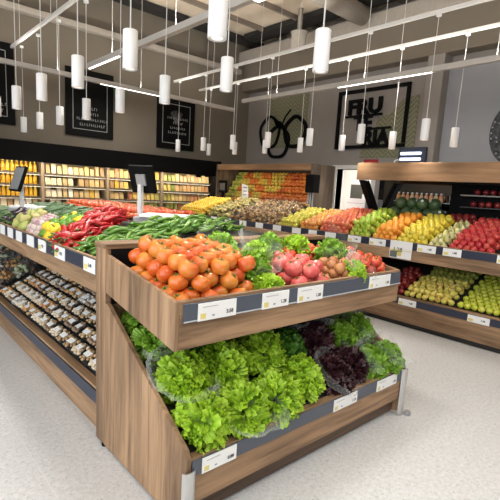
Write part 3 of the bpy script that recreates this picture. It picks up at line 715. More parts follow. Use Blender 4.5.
def longveg(kname, cat, nm, m, L, r, bend, prof, tipcol=None, n=10):
    pts, rr = [], []
    K = len(prof)-1
    for i, q in enumerate(prof):
        t = i/K; pts.append((L*(t-.5), bend*math.sin(PI*t*1.1), .25*bend*math.sin(2*PI*t))); rr.append(max(q*r, .0012))
    me = MB().tube(pts, rr, n).mesh(nm, m, True)
    a = pts[0]; st = MB().tube([a, (a[0]-.012, a[1]-.003, a[2]+.002), (a[0]-.028, a[1]-.010, a[2]+.006)], [r*.34, r*.22, r*.2], 6)
    return Kind(kname, cat, me, [('stem', st.mesh('stem', tipcol or STEMG))])
PP = [.55, .95, 1., .95, .86, .74, .6, .42, .2, .03]
REDP = [longveg('red_pepper', 'pepper', 'red_pepper', fruit('pepper_red', (.34, .004, .007), (.50, .014, .012), .2, spec=.7), L, .024, b, PP) for L, b in ((.19, .02), (.17, -.025), (.21, .035))]
CHIL = [longveg('green_pepper', 'pepper', 'green_pepper', fruit('pepper_green', (.055, .16, .015), (.13, .27, .03), .25, spec=.7), L, .015, b, PP) for L, b in ((.2, .025), (.18, -.02), (.23, .035))]
CUC = longveg('cucumber', 'cucumber', 'cucumber', fruit('cucumber_skin', (.014, .055, .012), (.03, .09, .02), .4, (.05, .12, .03), 18), .30, .023, .012, [.45, .85, 1., 1., 1., 1., .97, .85, .45])
COUR = longveg('courgette', 'courgette', 'courgette', fruit('courgette_skin', (.025, .07, .018), (.05, .11, .03), .45, (.09, .15, .05), 18), .22, .028, .01, [.5, .75, .85, .92, 1., 1.02, 1., .85, .4])
EGG = longveg('aubergine', 'aubergine', 'aubergine', fruit('aubergine_skin', (.012, .007, .014), (.022, .010, .022), .2), .2, .045, .01, [.4, .55, .62, .72, .86, 1., 1.02, .92, .6, .15])

# ------------------------------------------------------------------ piles
def pile(kinds, x0, x1, y0, y1, zf, d, layers, label, group, skew=0., lie=None, slope=0., cap=300, wts=None, up=.62, jit=.12, tilt=.5, dx=None, inset=.5, zr=None):
    """hexagonal layers resting on the sloping deck; lie = (heading, spread) for long produce"""
    ks = kinds if isinstance(kinds, list) else [kinds]; n = 0
    dx = dx or d; zr = d/2 if zr is None else zr
    buried = layers-1 if not lie else 0
    for L in range(layers):
        ox = x0+dx*inset*L*.9; i = 0
        x = ox+dx/2
        while x < x1-dx*.3-(dx*inset*.3*L):
            y = y0+d/2+(d/2 if (i+L) % 2 else 0)+d*inset*L*.5
            while y < y1-d*.35-d*inset*L*.5:
                k = random.choices(ks, wts)[0] if wts else random.choice(ks)
                px, py = x+random.uniform(-jit, jit)*dx, y+random.uniform(-jit, jit)*d+skew*(x-x0)
                z = zf(px, py)+zr+L*d*up*(1 if not lie else .8)
                if lie:
                    rot = Euler((random.uniform(-PI, PI), -slope+random.uniform(-.16, .16), lie[0]+random.uniform(-lie[1], lie[1])), 'XYZ')
                else: rot = Euler((random.uniform(-tilt, tilt), random.uniform(-tilt, tilt)-.2, random.uniform(-PI, PI)))
                if L < buried and i > 1+(L == 0) and d*1.6 < py-skew*(x-x0)-y0 < (y1-y0)-d*1.6: y += d; continue
                if n < cap:
                    place(k, (px, py, z), rot, random.uniform(.93, 1.05), label, group); n += 1
                y += d
            x += dx*.88; i += 1
    return n
tz = lambda x, y: .934+.1615*(y-1.55)
pile(T_OR, 1.005, 1.56, 1.553, 2.12, tz, .098, 3, 'orange-red tomato in the loose pile at the left of the raised tray', 'orange-red tomatoes', up=.68, jit=.07, inset=.42)
pile(T_PINK, 1.80, 2.12, 1.555, 1.88, tz, .104, 2, 'large pinkish red tomato in the middle of the raised tray', 'pink tomatoes', up=.62, jit=.05, inset=.2)
pile(T_RED, 2.42, 2.77, 1.553, 1.92, tz, .073, 3, 'red tomato in the pile at the right end of the raised tray', 'red tomatoes at the tray end', up=.62, jit=.08, inset=.2)
pile(T_RED, 1.70, 2.75, 1.96, 2.18, tz, .073, 2, 'red tomato along the back of the raised tray behind the lettuces', 'red tomatoes at the tray back', up=.62, jit=.08, inset=.2)
pile(BONI, 2.16, 2.42, 1.56, 1.80, tz, .066, 3, 'brown onion between the pink tomatoes and bagged lettuce in the raised tray', 'brown onions in the tray', up=.62, inset=.15)
# island top
gz = lambda x, y: .985+.2*(x-1.075) if x < 1.85 else 1.14
pile(CHIL, 1.12, 2.62, 2.42, 2.98, lambda x, y: gz(x, y)+.03*math.sin((x-1.1)*2), .052, 5, 'long green pepper in the heap right behind the end stand', 'long green peppers', skew=.34, lie=(.25, .5), slope=.1, up=.5, dx=.17, jit=.3, inset=.12, zr=.018)
pile(REDP, 1.10, 1.86, 2.99, 3.36, gz, .055, 5, 'long red pepper in the glossy heap on the left side of the island', 'long red peppers', skew=1.0, lie=(.5, .8), slope=.2, up=.52, dx=.10, jit=.35, inset=.12, zr=.026)
pile([B_GRN, B_YEL], 1.10, 1.62, 3.40, 3.80, gz, .09, 2, 'bell pepper, green or yellow, beside the long red peppers', 'bell peppers', skew=.9, wts=[.72, .28], up=.6, tilt=1.2)
pile(GARLIC, 1.10, 1.42, 3.82, 4.16, gz, .064, 3, 'pale pink-white onion in the pile beside the bell peppers', 'pale onions', skew=.9, up=.62)
pile(CHAY, 1.10, 1.42, 4.22, 4.62, gz, .10, 2, 'pale green squash on the island beside the pale onions', 'pale green squashes', skew=.8, up=.55, tilt=1.4)
pile(EGG, 1.16, 1.50, 4.66, 5.30, gz, .085, 2, 'dark aubergine lying on the island beyond the pale squashes', 'aubergines', skew=.6, lie=(.3, .4), slope=.2, dx=.2, zr=.04)
pile(COUR, 1.14, 1.52, 5.35, 6.45, gz, .06, 2, 'green courgette at the far left end of the island', 'courgettes', skew=.2, lie=(.2, .4), slope=.2, dx=.2, zr=.028)
pile(CUC, 1.46, 2.0, 4.25, 5.95, gz, .05, 3, 'dark green cucumber on the ridge of the island near the left scale', 'cucumbers', skew=.3, lie=(.15, .3), slope=.2, dx=.28, zr=.022)
pile(T_VINE, 2.06, 2.66, 3.75, 6.0, gz, .078, 2, 'red tomato on the far side of the island beyond the long peppers', 'red tomatoes on the island', up=.62)
pile(REDP[:1], 1.82, 2.05, 4.15, 4.6, gz, .055, 2, 'red pepper on the island ridge in front of the far tomatoes', 'red peppers on the ridge', lie=(.4, .6), dx=.15, zr=.026)
# fruit stand top
rz = lambda x, y: .962+.3077*(x-4.875)
FS = [(A_YEL, 0.74, 1.62, .078, 'yellow apple in the pile at the right edge of the photo', 'yellow apples at the right edge', 2), (A_RED, 1.66, 2.12, .078, 'glossy red apple in the red pile on the fruit stand', 'red apples', 3),
      (PALEP, 2.15, 2.36, .072, 'pale green pear between the red and yellow fruit piles', 'pale pears', 2), (A_YEL, 2.37, 2.76, .078, 'bright yellow apple in the pile next to the oranges', 'yellow apples next to the oranges', 3),
      (ORANGE, 2.77, 3.12, .082, 'orange in the pile next to the green apples', 'oranges', 3), (A_GREEN, 3.14, 3.46, .078, 'bright green apple in the narrow row beside the oranges', 'green apples beside the oranges', 4),
      (A_PEACH, 3.48, 3.98, .078, 'red and pink blushed apple in the pile before the doorway', 'blushed apples', 3), ([A_MIX], 4.0, 4.36, .078, 'yellow and red apple beside the blushed apples', 'mixed apples', 2),
      (A_YG, 4.38, 4.78, .078, 'yellow-green apple at the end of the apple piles', 'yellow-green apples', 2), (LEMON, 6.75, 7.56, .072, 'yellow lemon in the pile at the far end of the fruit stand', 'lemons', 3)]
for k, a, b, d, lab, gr, ly in FS:
    pile(k, 4.88, 5.62, a, b, rz, d, ly, lab, gr, up=.58, jit=.05, inset=.22, cap=300)
pile(A_DARK, 5.62, 5.84, 2.2, 2.56, rz, .078, 2, 'dark red apple at the back behind the pale pears', 'dark red apples at the back')
AVO = Kind('avocado', 'avocado', round_mesh('avocado', fruit('avocado_skin', (.02, .03, .018), (.04, .055, .025), .5), .036, P_PEAR), [])
pile(AVO, 5.62, 5.84, 1.15, 2.18, rz, .075, 2, 'dark avocado at the back behind the red apples', 'avocados', tilt=1.4)
for k in range(9):
    q = k if k < 5 else k-5+.5
    place(MELON, (5.70+.03*(k % 2), 2.66+.155*q, rz(5.72, 0)+.10+(0 if k < 5 else .13)), (.5, -.9, k), .85, 'dark green watermelon at the back behind the oranges and yellow apples', 'watermelons')
# bags of ginger and pale vegetables, each bag a thing of its own
FILM = film('clear_film', .0, .10); FILM2 = film('crinkled_film', .03, .26)
def lump_bag(nm, cat, m, seed, n=14, rad=.024, R=.075):
    r = random.Random(seed); b = MB()
    for k in range(n):
        a, q = r.uniform(0, 2*PI), R*math.sqrt(r.random()); s = rad*r.uniform(.7, 1.2)
        b.lathe([(s*.1, -s*.9), (s*.75, -s*.6), (s, 0), (s*.75, s*.6), (s*.1, s*.9)], 8, (q*math.cos(a), q*math.sin(a)*.8, rad+.02*r.random()+(.03 if q < R*.6 else 0)))
    f = MB(); prof = [(.3, .0), (1., .012), (1.08, .04), (.8, .075), (.35, .095), (.2, .12), (.33, .14)]
    v = []; N_ = 18
    for i, (q, z) in enumerate(prof):
        for j in range(N_):
            a = 2*PI*j/N_; w_ = R*1.15*q*(1+r.uniform(-.1, .1)); v.append((w_*math.cos(a), w_*.85*math.sin(a), z+r.uniform(-.004, .004)))
    f.add(v, [(i*N_+j, i*N_+(j+1) % N_, (i+1)*N_+(j+1) % N_, (i+1)*N_+j) for i in range(len(prof)-1) for j in range(N_)])
    return Kind(nm, cat, b.mesh(nm, m, True), [('plastic_bag', f.mesh('plastic_bag', FILM))])
GING = [lump_bag('ginger_bag', 'bag of ginger', fruit('ginger_skin', (.34, .19, .07), (.48, .30, .11), .6, (.22, .10, .04), 20), s) for s in (1, 2)]
PALV = [lump_bag('potato_bag', 'bag of potatoes', fruit('pale_potato', (.56, .40, .08), (.50, .44, .10), .5, (.6, .5, .22), 20), s) for s in (3, 4)]
pile(GING, 4.9, 5.75, 4.82, 6.02, rz, .15, 2, 'clear bag of brown ginger in the middle of the fruit stand', 'bags of ginger', up=.5, tilt=.25, zr=.0, inset=.25)
pile(PALV, 4.9, 5.75, 6.04, 6.72, rz, .15, 2, 'clear bag of pale yellow potatoes between the ginger and the lemons', 'bags of potatoes', up=.5, tilt=.25, zr=.0, inset=.25)
# fruit stand lower bin
lz = lambda x, y: .345+.38*(x-4.85)
pile(A_LIME, 4.86, 5.76, .85, 1.97, lz, .073, 1, 'green-yellow apple in neat rows in the lower bin', 'apples in the lower bin', up=.58, jit=.03)
pile(PEAR, 4.86, 5.34, 1.99, 2.56, lz, .072, 2, 'yellow pear in the lower bin beside the green apples', 'pears in the lower bin', tilt=1.1)
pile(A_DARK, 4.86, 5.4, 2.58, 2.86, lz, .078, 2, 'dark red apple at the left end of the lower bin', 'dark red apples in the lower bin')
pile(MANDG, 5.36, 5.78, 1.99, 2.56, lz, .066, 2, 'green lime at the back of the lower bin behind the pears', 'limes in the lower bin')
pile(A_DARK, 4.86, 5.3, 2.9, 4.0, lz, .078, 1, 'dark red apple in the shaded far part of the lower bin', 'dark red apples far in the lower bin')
# slanted citrus wall
for k, (x, z) in enumerate(tiers):
    nm = ['lowest', 'second', 'third', 'fourth', 'top'][k]
    for row in range(2):
        y = 5.13+.05*row
        while y < 7.6:
            q = (y-5.06)/2.6
            kd = MAND if q < .40 else MANDY if q < .52 else (MAND if (k+int(q*9)) % 2 else MANDY) if q < .86 else MANDG
            if k < 2 and q < .55: kd = MAND
            what = {'mandarin': 'orange mandarin', 'lemon': 'small yellow lemon', 'lime': 'green lime'}[kd.name]
            place(kd, (x+.045+.045*row+random.uniform(-.004, .004), y+random.uniform(-.008, .008), z+.043+.058*row), (random.uniform(-.5, .5), random.uniform(-.5, .5), random.uniform(0, 6)), random.uniform(1.25, 1.45),
                  f'{what} on the {nm} tier under the left wooden canopy', f'{what}s on the {nm} tier')
            y += .094
# shelves under the right canopy
BOT = Kind('juice_bottle', 'bottle', MB().lathe([(.026, 0), (.028, .01), (.028, .07), (.014, .095), (.012, .105)], 10).mesh('juice_bottle', fruit('small_juice', (.7, .25, .06), (.75, .6, .4), .25), True), [('bottle_cap', MB().lathe([(.014, .105), (.014, .118)], 8).mesh('bottle_cap', CARD))])
for k in range(10): place(BOT, (5.80, 2.70+.068*k, 1.482), (0, 0, 0), 1, 'small juice bottle on the short shelf above the watermelons', 'juice bottles above the watermelons')
for k in range(11):
    for z, nm in ((1.60, 'upper'), (1.452, 'lower')):
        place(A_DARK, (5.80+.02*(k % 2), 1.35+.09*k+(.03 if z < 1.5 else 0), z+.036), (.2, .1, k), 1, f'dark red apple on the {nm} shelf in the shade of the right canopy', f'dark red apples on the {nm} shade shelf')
t = thing('spray_bottle', (5.7, 1.62, rz(5.7, 0)), 'dark spray bottle with yellow label at the right edge', 'bottle')
MB().lathe([(.035, 0), (.038, .01), (.038, .12), (.02, .16), (.015, .2)], 14, (5.78, 1.45, rz(5.78, 0)+.10)).build('bottle_body', BLACK, t, True)
MB().lathe([(.0385, .0), (.0385, .05)], 14, (5.78, 1.45, rz(5.78, 0)+.14)).build('yellow_label', YEL, t, True)

# ------------------------------------------------------------------ lettuces
def lettuce_mb(seed, R=.15, n=60, ruf=.016, fan=.8, freq=5, gu=17, gv=6, dome=1.):
    """loose head: frilled fan leaves growing from a short heart in every upward direction, rims curling over"""
    r = random.Random(seed); m = MB()
    for i in range(n):
        t = (i+.5)/n
        el = math.asin(1-1.12*t) if t < .89 else 0.; az = i*2.39996+r.uniform(-.3, .3)
        d = Vector((math.cos(el)*math.cos(az), math.cos(el)*math.sin(az), math.sin(el)*dome))
        d = (d+Vector([r.uniform(-.22, .22) for _ in range(3)])).normalized()
        side = d.cross(Vector((r.uniform(-1, 1), r.uniform(-1, 1), r.uniform(-1, 1)))).normalized(); nor = d.cross(side)
        b0 = d*R*.22+Vector((0, 0, R*.12)); L = R*r.uniform(.66, .86); curl = r.uniform(.9, 1.7); sg = r.choice((-1, 1))
        p1, p2, p3 = (r.uniform(0, 6) for _ in range(3)); fq = freq*r.uniform(.8, 1.2); e = 0.; c = Vector(b0)
        v, uv = [], []
        for a in range(gv):
            s = a/(gv-1); e = sg*curl*s**1.8
            dd = d*math.cos(e)+nor*math.sin(e); nn = nor*math.cos(e)-d*math.sin(e)
            if a: c = c+dd*L/(gv-1)
            w = L*fan*(.16+.84*s**.8)*(1 if s < .95 else .94)
            for b in range(gu):
                q = 2*b/(gu-1)-1; fr = s**1.3*(.5+.5*abs(q))
                off = ruf*fr*(math.sin(fq*q*2.4+p1)+.6*math.sin(fq*q*5.1+p2+2.5*s)+r.uniform(-.45, .45))
                bk = -L*.30*q*q*s+ruf*.5*fr*math.cos(fq*q*3+p3)
                p = c+side*(w*q+ruf*.5*fr*math.cos(fq*q*2.4+p1))+nn*off+dd*bk
                v.append(tuple(p)); uv.append((.5+q/2, min(1., .02+.85*s**1.2+.15*abs(q)*s)))
        m.add(v, [(a*gu+b, a*gu+b+1, (a+1)*gu+b+1, (a+1)*gu+b) for a in range(gv-1) for b in range(gu-1)], uv)
    return m
LG = leaf('lettuce_green', (.70, .78, .36), (.34, .58, .035), (.48, .73, .05))
LG2 = leaf('lettuce_mid', (.48, .62, .20), (.20, .42, .035), (.32, .55, .06))
LD = leaf('curly_dark_green', (.24, .40, .08), (.07, .21, .022), (.13, .32, .04))
LR = leaf('lettuce_dark_red', (.10, .07, .05), (.030, .010, .013), (.055, .016, .022), .3, .1)
LB = leaf('kale_black_green', (.05, .08, .03), (.014, .028, .012), (.03, .05, .02), .35, .1)
def head(mt, seed, **kw): return lettuce_mb(seed, **kw).mesh('lettuce_head', mt, True)
def sleeve_me(seed, r0, r1, h, m):
    r = random.Random(seed); N_, K = 22, 9; v = []; a0 = seed*1.3
    for i in range(K):
        t = i/(K-1); rr = r0+(r1-r0)*min(1, t*1.5)**.7
        if t > .8: rr *= 1+r.uniform(-.05, .12)
        for j in range(N_):
            a = a0+4.4*j/(N_-1); q = rr*(1+.06*math.sin(4*a+seed+3*t)+.03*math.sin(9*a+7*t)+r.uniform(-.02, .02))
            v.append((q*math.cos(a), q*math.sin(a), h*t*(1+.18*math.sin(2*a+seed))+r.uniform(-.004, .004)))
    return MB().add(v, [(i*N_+j, i*N_+j+1, (i+1)*N_+j+1, (i+1)*N_+j) for i in range(K-1) for j in range(N_-1)]).mesh('plastic_sleeve', m, True)
BIG = dict(R=.17, n=95, ruf=.0135, fan=.34, freq=5, gu=15); CUR = dict(R=.155, n=110, ruf=.012, fan=.27, freq=5, gu=13)
K_G = [Kind('lettuce', 'lettuce', head(LG, s, **BIG)) for s in (1, 2, 3)]
K_GS = [Kind('lettuce', 'lettuce', K_G[i].me, [('plastic_sleeve', sleeve_me(20+i, .06, .178, .15, FILM2))]) for i in (0, 1)]
K_M = [Kind('lettuce', 'lettuce', head(LG2, s, **CUR)) for s in (5, 6)]
K_MS = [Kind('lettuce', 'lettuce', K_M[i].me, [('plastic_sleeve', sleeve_me(30+i, .05, .160, .15, FILM2))]) for i in (0, 1)]
K_D = [Kind('curly_greens', 'greens', head(LD, s, **CUR)) for s in (8, 9)]
K_R = [Kind('red_lettuce', 'lettuce', head(LR, s, **CUR)) for s in (11, 12)]
K_RS = [Kind('red_lettuce', 'lettuce', K_R[0].me, [('plastic_sleeve', sleeve_me(41, .05, .16, .11, FILM2))])]
K_B = [Kind('dark_greens', 'greens', head(LB, 14, **CUR), [('plastic_sleeve', sleeve_me(44, .05, .16, .15, FILM2))])]
def veg(k, x, y, z, ax=(-.2, -.6, .8), spin=0, sc=1., label='', group=None):
    q = Vector(ax).normalized().to_track_quat('Z', 'Y')
    e = (q @ Euler((0, 0, spin)).to_quaternion()).to_euler()
    return place(k, (x, y, z), e, sc, label, group)
bz = lambda y: .33+.532*(y-1.43)
LET = [  # lower bin: kind, x, y, lift, axis, scale, label
 (K_G[0], 1.15, 1.53, .02, (-.05, -.55, .8), .98, 'bright green frilly lettuce at the front left corner of the lower bin'),
 (K_GS[0], 1.37, 1.52, .02, (.05, -.6, .8), 1.0, 'bright green lettuce in clear sleeve at the bin front, right of the corner one'),
 (K_G[1], 1.61, 1.52, .02, (.1, -.62, .75), 1.0, 'bright green frilly lettuce at the bin front, left neighbour of the rightmost bright one'),
 (K_G[2], 1.84, 1.55, .03, (.3, -.5, .8), .95, 'rightmost bright green frilly lettuce at the front, beside the dark red lettuce'),
 (K_GS[1], 1.17, 1.74, .03, (-.1, -.5, .8), .98, 'green lettuce in a clear sleeve against the left side panel'),
 (K_G[2], 1.42, 1.74, .04, (0, -.5, .85), 1.05, 'bright green lettuce in the second row of the bin, left of the middle'),
 (K_G[0], 1.70, 1.76, .03, (.1, -.5, .85), 1.05, 'bright green lettuce in the second row of the bin, right of the middle'),
 (K_MS[0], 1.15, 1.98, .02, (-.2, -.5, .85), .95, 'mid-green sleeved lettuce high up along the left side panel'),
 (K_M[1], 1.14, 2.12, .02, (-.2, -.5, .85), .8, 'mid-green lettuce at the top left corner of the lower bin'),
 (K_D[0], 1.36, 1.95, .05, (0, -.5, .85), 1.08, 'dark green curly head at the back, behind the sleeved lettuces'),
 (K_D[1], 1.59, 1.97, .05, (0, -.5, .85), 1.1, 'dark green curly head at the back in the left middle'),
 (K_D[0], 1.83, 1.97, .05, (0, -.5, .85), 1.1, 'dark green curly head at the back in the middle'),
 (K_D[1], 1.93, 1.76, .03, (0, -.5, .85), .95, 'dark green curly head between the bright and dark red lettuces'),
 (K_RS[0], 2.10, 1.52, .02, (.1, -.6, .75), 1.0, 'dark red lettuce at the front of the bin, left of the two'),
 (K_R[1], 2.29, 1.54, .02, (.2, -.55, .8), .95, 'dark red lettuce at the front of the bin, right of the two'),
 (K_R[0], 2.17, 1.74, .04, (.1, -.5, .85), 1.0, 'dark red lettuce in the second row'),
 (K_B[0], 2.08, 1.95, .05, (0, -.5, .85), 1.05, 'almost black leafy greens in film at the back, left of the two'),
 (K_B[0], 2.32, 1.92, .05, (0, -.5, .85), 1.05, 'almost black leafy greens in film at the back, right of the two'),
 (K_MS[0], 2.49, 1.51, .02, (.1, -.5, .8), .92, 'small bagged green lettuce at the front right of the bin, left one'),
 (K_MS[1], 2.67, 1.50, .02, (.3, -.4, .8), .92, 'small bagged green lettuce at the front right corner'),
 (K_MS[1], 2.44, 1.73, .03, (.1, -.5, .8), .92, 'small bagged green lettuce in the second row on the right side, left one'),
 (K_MS[0], 2.64, 1.73, .04, (.3, -.4, .8), .92, 'small bagged green lettuce in the second row by the right side panel'),
 (K_M[0], 2.50, 1.93, .03, (.2, -.4, .8), .88, 'small green lettuce under the right end of the tray'),
 (K_MS[1], 2.67, 1.93, .04, (.4, -.3, .8), .88, 'small bagged green lettuce at the back right corner'),
]
for i, (k, x, y, dz, ax, sc, lab) in enumerate(LET): veg(k, x, y, bz(y)+dz, ax, i*1.3, sc, lab)
SML = dict(R=.115, n=52, ruf=.010, fan=.42, freq=5)
K_S = [Kind('lettuce', 'lettuce', head(LG2, 51, **SML)), Kind('lettuce', 'lettuce', head(LG, 52, **SML))]
K_SS = [Kind('lettuce', 'lettuce', K_S[i].me, [('plastic_sleeve', sleeve_me(60+i, .04, .125, .13, FILM2))]) for i in (0, 1)]
K_P = [Kind('parsley', 'herbs', head(LG2, 55, R=.135, n=90, ruf=.012, fan=.22, freq=5, gu=9, dome=1.6), [('plastic_sleeve', sleeve_me(66, .03, .13, .17, FILM2))])]
TOPL = [
 (K_S[1], 1.62, 1.63, .02, (.1, -.6, .7), .95, 'small bright green lettuce at the front of the raised tray, between orange and pink tomatoes'),
 (K_SS[0], 1.66, 1.81, .07, (-.1, -.45, .85), 1.1, 'sleeved green lettuce in the raised tray, behind the small bright one'),
 (K_SS[1], 1.86, 1.99, .08, (0, -.3, .9), 1.0, 'sleeved green lettuce near the middle of the raised tray'),
 (K_SS[0], 1.66, 2.10, .09, (-.2, -.3, .9), 1.1, 'sleeved green lettuce behind the orange tomatoes at the back of the tray'),
 (K_SS[1], 1.62, 1.96, .09, (-.1, -.3, .9), .8, 'small sleeved lettuce right beside the orange tomatoes'),
 (K_S[0], 2.08, 2.10, .09, (0, -.3, .9), 1.0, 'green lettuce at the back of the tray behind the pink tomatoes'),
 (K_S[1], 2.30, 2.06, .09, (.1, -.3, .9), 1.0, 'bright green lettuce at the back right of the tray'),
 (K_P[0], 2.44, 1.86, .08, (-.1, -.45, .85), 1.05, 'bunch of parsley in a clear sleeve leaning in the tray'),
 (K_SS[1], 2.34, 1.61, .06, (.35, -.6, .65), .95, 'green lettuce in clear sleeve at the tray front, left of the red tomatoes'),
]
for i, (k, x, y, dz, ax, sc, lab) in enumerate(TOPL): veg(k, x, y, tz(x, y)+dz, ax, i*1.7, sc, lab)

# ------------------------------------------------------------------ mushroom and vegetable trays on the island's lower deck
TRAYM = mat('punnet_black', (.02, .02, .024), .3)
LIDF = film('wrap_film', .0, .06)
def punnet(nm, cat, c1, c2, seed, rad=.017, n=30, light=False):
    r = random.Random(seed); hx, hy, h = .062, .085, .036
    t = MB().prism([(-hx*.85, 0), (hx*.85, 0), (hx, h), (hx*.93, h), (hx*.8, .006), (-hx*.8, .006), (-hx*.93, h), (-hx, h)], 1, -hy, hy)
    t.box(-hx, hx, -hy, -hy+.004, 0.0, h).box(-hx, hx, hy-.004, hy, 0, h)
    me = t.mesh(nm, TRAYM if not light else mat('punnet_clear', (.55, .55, .52), .3))
    c = MB()
    for k in range(n):
        s = rad*r.uniform(.75, 1.2); c.lathe([(s*.35, -s*.5), (s*.9, -s*.1), (s, .15*s), (s*.7, s*.6), (s*.1, s*.8)], 9, (r.uniform(-hx+.014, hx-.014), r.uniform(-hy+.014, hy-.014), .033+r.uniform(-.004, .010)))
    lab = MB().box(-.024, .024, -.042, .042, .054, .0555)
    lid = MB(); N_ = 9
    lid.add([(hx*(2*a/(N_-1)-1), hy*(2*b/(N_-1)-1), h+.001+.018*math.sin(PI*a/(N_-1))**.5*math.sin(PI*b/(N_-1))**.5+r.uniform(-.002, .002)) for a in range(N_) for b in range(N_)],
            [(a*N_+b, (a+1)*N_+b, (a+1)*N_+b+1, a*N_+b+1) for a in range(N_-1) for b in range(N_-1)])
    return Kind(nm, cat, me, [('contents', c.mesh('contents', fruit('content_%d' % seed, c1, c2, .4, None, 6., .7), True)), ('white_label', lab.mesh('white_label', CARD)), ('film_lid', lid.mesh('film_lid', LIDF, True))])
PN = [punnet('mushroom_punnet', 'mushroom punnet', (.42, .26, .12), (.58, .40, .2), 1), punnet('mushroom_punnet', 'mushroom punnet', (.72, .62, .48), (.62, .48, .32), 2),
      punnet('mushroom_punnet', 'mushroom punnet', (.22, .14, .09), (.36, .24, .14), 3), punnet('mushroom_punnet', 'mushroom punnet', (.62, .58, .52), (.72, .66, .58), 4, light=True), punnet('mushroom_punnet', 'mushroom punnet', (.50, .22, .07), (.62, .34, .12), 5)]
dz_ = lambda x: .302+.4221*(x-1.05)
nmw = ['front', 'second', 'third', 'fourth', 'fifth', 'back']
sl = math.atan(.4221)
for r_ in range(6):
    x = 1.110+.114*r_
    for k in range(17):
        y = 2.425+.151*k
        kd = random.choices(PN, [4, 2.6, 4, 1, 2.4])[0]
        look = {0: 'brown', 1: 'cream', 2: 'dark', 3: 'white', 4: 'orange-brown'}[PN.index(kd)]
        place(kd, (x, y, dz_(x)+.002), (random.uniform(-.05, .05), -sl+random.uniform(-.05, .02), random.uniform(-.06, .06)), (.88, .87, .95), f'labelled punnet of {look} mushrooms in the {nmw[r_]} row of the island lower shelf', f'{look} mushroom punnets in the {nmw[r_]} row')
VB = [lump_bag('vegetable_bag', 'bag of vegetables', fruit('veg_a', (.10, .05, .03), (.5, .24, .06), .5), 71), lump_bag('vegetable_bag', 'bag of vegetables', fruit('veg_b', (.55, .52, .46), (.25, .32, .12), .5), 72), lump_bag('vegetable_bag', 'bag of vegetables', fruit('veg_c', (.03, .035, .03), (.12, .05, .04), .4), 73)]
pile(VB, 1.07, 1.72, 4.98, 6.5, lambda x, y: dz_(x), .155, 2, 'bag of mixed vegetables at the far end of the island lower shelf', 'vegetable bags', up=.45, tilt=.25, zr=0., inset=.25)

# ------------------------------------------------------------------ scales, monitors, small signs
def scale(x, y, z, yaw, label, pyaw, k=1.):
    t = thing('weighing_scale', (x, y, z), label, 'scale')
    t.rotation_euler = (0, 0, 0)
    def P(m, nm, mt, **k_):                     # turn about the post before building
        c, s = math.cos(a_ if (a_ := k_.pop('yaw', yaw)) is not None else yaw), math.sin(a_)
        m.v = [(x+c*p[0]-s*p[1], y+s*p[0]+c*p[1], z+p[2]) for p in m.v]
        return m.build(nm, mt, t, **k_)
    P(MB().box(-.15, .15, -.34, .03, 0, .06), 'base', GREYP, yaw=pyaw, bevel=.01)
    P(MB().box(-.17, .17, -.50, -.03, .06, .085), 'weighing_plate', WHITE, yaw=pyaw, bevel=.004)
    P(MB().box(-.02, .02, -.02, .02, .07, .34), 'post', mat('pale_post', (.55, .56, .57), .4), bevel=.004)
    q = []
    m = MB().box(-.13*k, .13*k, -.018, .018, -.125*k, .125*k)
    rx = Matrix.Rotation(-.32, 3, 'X'); m.v = [tuple(rx @ Vector(p)+Vector((0, -.03, .39))) for p in m.v]
    sc = P(m, 'display', BLACK, bevel=.006)
    m = MB().box(-.115*k, .115*k, -.020, -.018, -.11*k, .11*k); m.v = [tuple(rx @ Vector(p)+Vector((0, -.03, .39))) for p in m.v]
    c, s = math.cos(yaw), math.sin(yaw); m.v = [(x+c*p[0]-s*p[1], y+s*p[0]+c*p[1], z+p[2]) for p in m.v]
    m.build('screen', SCREEN, sc)
    m = MB().box(-.05, .05, .018, .034, -.05, .05); m.v = [tuple(rx @ Vector(p)+Vector((0, -.03, .39))) for p in m.v]
    m.v = [(x+c*p[0]-s*p[1], y+s*p[0]+c*p[1], z+p[2]) for p in m.v]; m.build('bracket', GREYP, sc)
scale(1.43, 5.46, 1.09, -1.5, 'touch screen scale on grey post among the cucumbers at the left', 2.4, 1.15)
scale(1.95, 3.66, 1.155, 2.0, 'scale with dark screen seen from behind, beside the long red peppers', .85)
t = thing('hanging_monitor', (5.86, 7.4, 1.55), 'small black screen on the lemon end of the fruit stand', 'monitor')
MB().box(5.86, 5.89, 7.3, 7.55, 1.42, 1.68).build('monitor_body', BLACK, t, bevel=.005)
MB().box(5.855, 5.86, 7.34, 7.51, 1.47, 1.62).build('screen', mat('dim_screen', (.09, .09, .09), .25), t)
MB().box(5.87, 5.90, 7.40, 7.45, 1.0, 1.42).build('stand_post', BLACK, t)
t = thing('bag_dispenser', (5.75, 5.03, 1.3), 'black bag roll dispenser with hanging strips at the end of the citrus wall', 'dispenser')
MB().box(5.72, 5.88, 4.82, 5.0, 1.52, 1.82).build('dispenser_box', BLACK, t, bevel=.006)
for k in range(3): MB().box(5.76, 5.765, 4.84+.05*k, 4.87+.05*k, 1.28, 1.52).build('hanging_strip', GREYP, t)
MB().box(5.79, 5.82, 4.9, 4.93, 1.15, 1.52).build('post', BLACK, t)
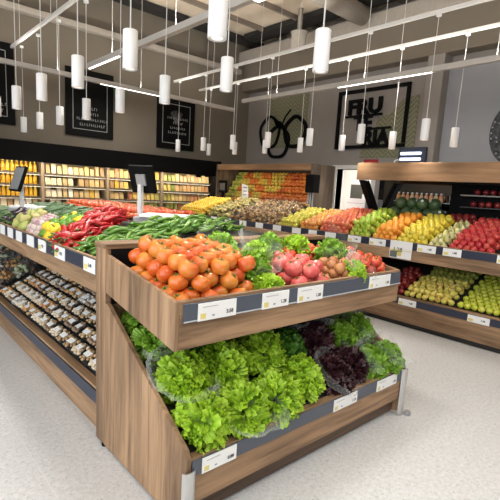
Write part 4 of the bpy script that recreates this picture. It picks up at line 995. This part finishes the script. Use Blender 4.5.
t = thing('price_board', (5.83, 6.62, 1.3), 'tilted white price board standing among the ginger bags', 'sign')
m = MB().prism([(6.52, 1.33), (6.70, 1.36), (6.73, 1.62), (6.55, 1.59)], 0, 5.80, 5.812); m.build('board', CARD, t)
for z in (1.40, 1.47, 1.54): MB().box(5.796, 5.80, 6.57, 6.68, z, z+.022).build('print', GREYP, t)
MB().box(5.805, 5.82, 6.61, 6.64, 1.1, 1.36).build('stick', BLACK, t)
t = thing('white_box', (5.80, 3.55, 1.25), 'plain white carton behind the blushed apples below the doorway', 'box')
MB().box(5.66, 5.84, 3.76, 4.1, 1.22, 1.47).build('carton_body', WHITE, t, bevel=.004)
MB().box(5.658, 5.66, 3.78, 4.08, 1.40, 1.405).build('flap_line', GREYP, t)

# ------------------------------------------------------------------ light, camera
wd = bpy.data.worlds.new('world'); SC.world = wd; wd.use_nodes = True
bg = wd.node_tree.nodes['Background']; bg.inputs[0].default_value = (.93, .97, 1, 1); bg.inputs[1].default_value = 4.6
pl = bpy.data.lights.new('window_portal', 'AREA'); pl.shape = 'RECTANGLE'; pl.size = 9.2; pl.size_y = 4.35; pl.cycles.is_portal = True
o = bpy.data.objects.new('window_portal', pl); COL.objects.link(o); o.location = (XL-.12, .6, 2.42); o.rotation_euler = (PI/2, 0, -PI/2)

cam = bpy.data.cameras.new('camera'); co = bpy.data.objects.new('camera', cam); COL.objects.link(co); SC.camera = co
Mr = ((0.74908727, -0.66001788, 0.05696195), (-0.06897593, -0.16322215, -0.98417521), (0.65887069, 0.73330412, -0.16779298))
X, D, FW = (Vector(r) for r in Mr)
co.matrix_world = Matrix(((X.x, -D.x, -FW.x, 0), (X.y, -D.y, -FW.y, 0), (X.z, -D.z, -FW.z, 1.5), (0, 0, 0, 1)))
cam.sensor_width = 36; cam.lens = 439.675/500*36; cam.shift_x = (250-246.36)/500; cam.shift_y = (265.15-250)/500
cam.clip_start = .02
vs = SC.view_settings; vs.view_transform = 'Standard'; vs.look = 'None'; vs.gamma = 1; vs.use_curve_mapping = False; vs.exposure = -.28
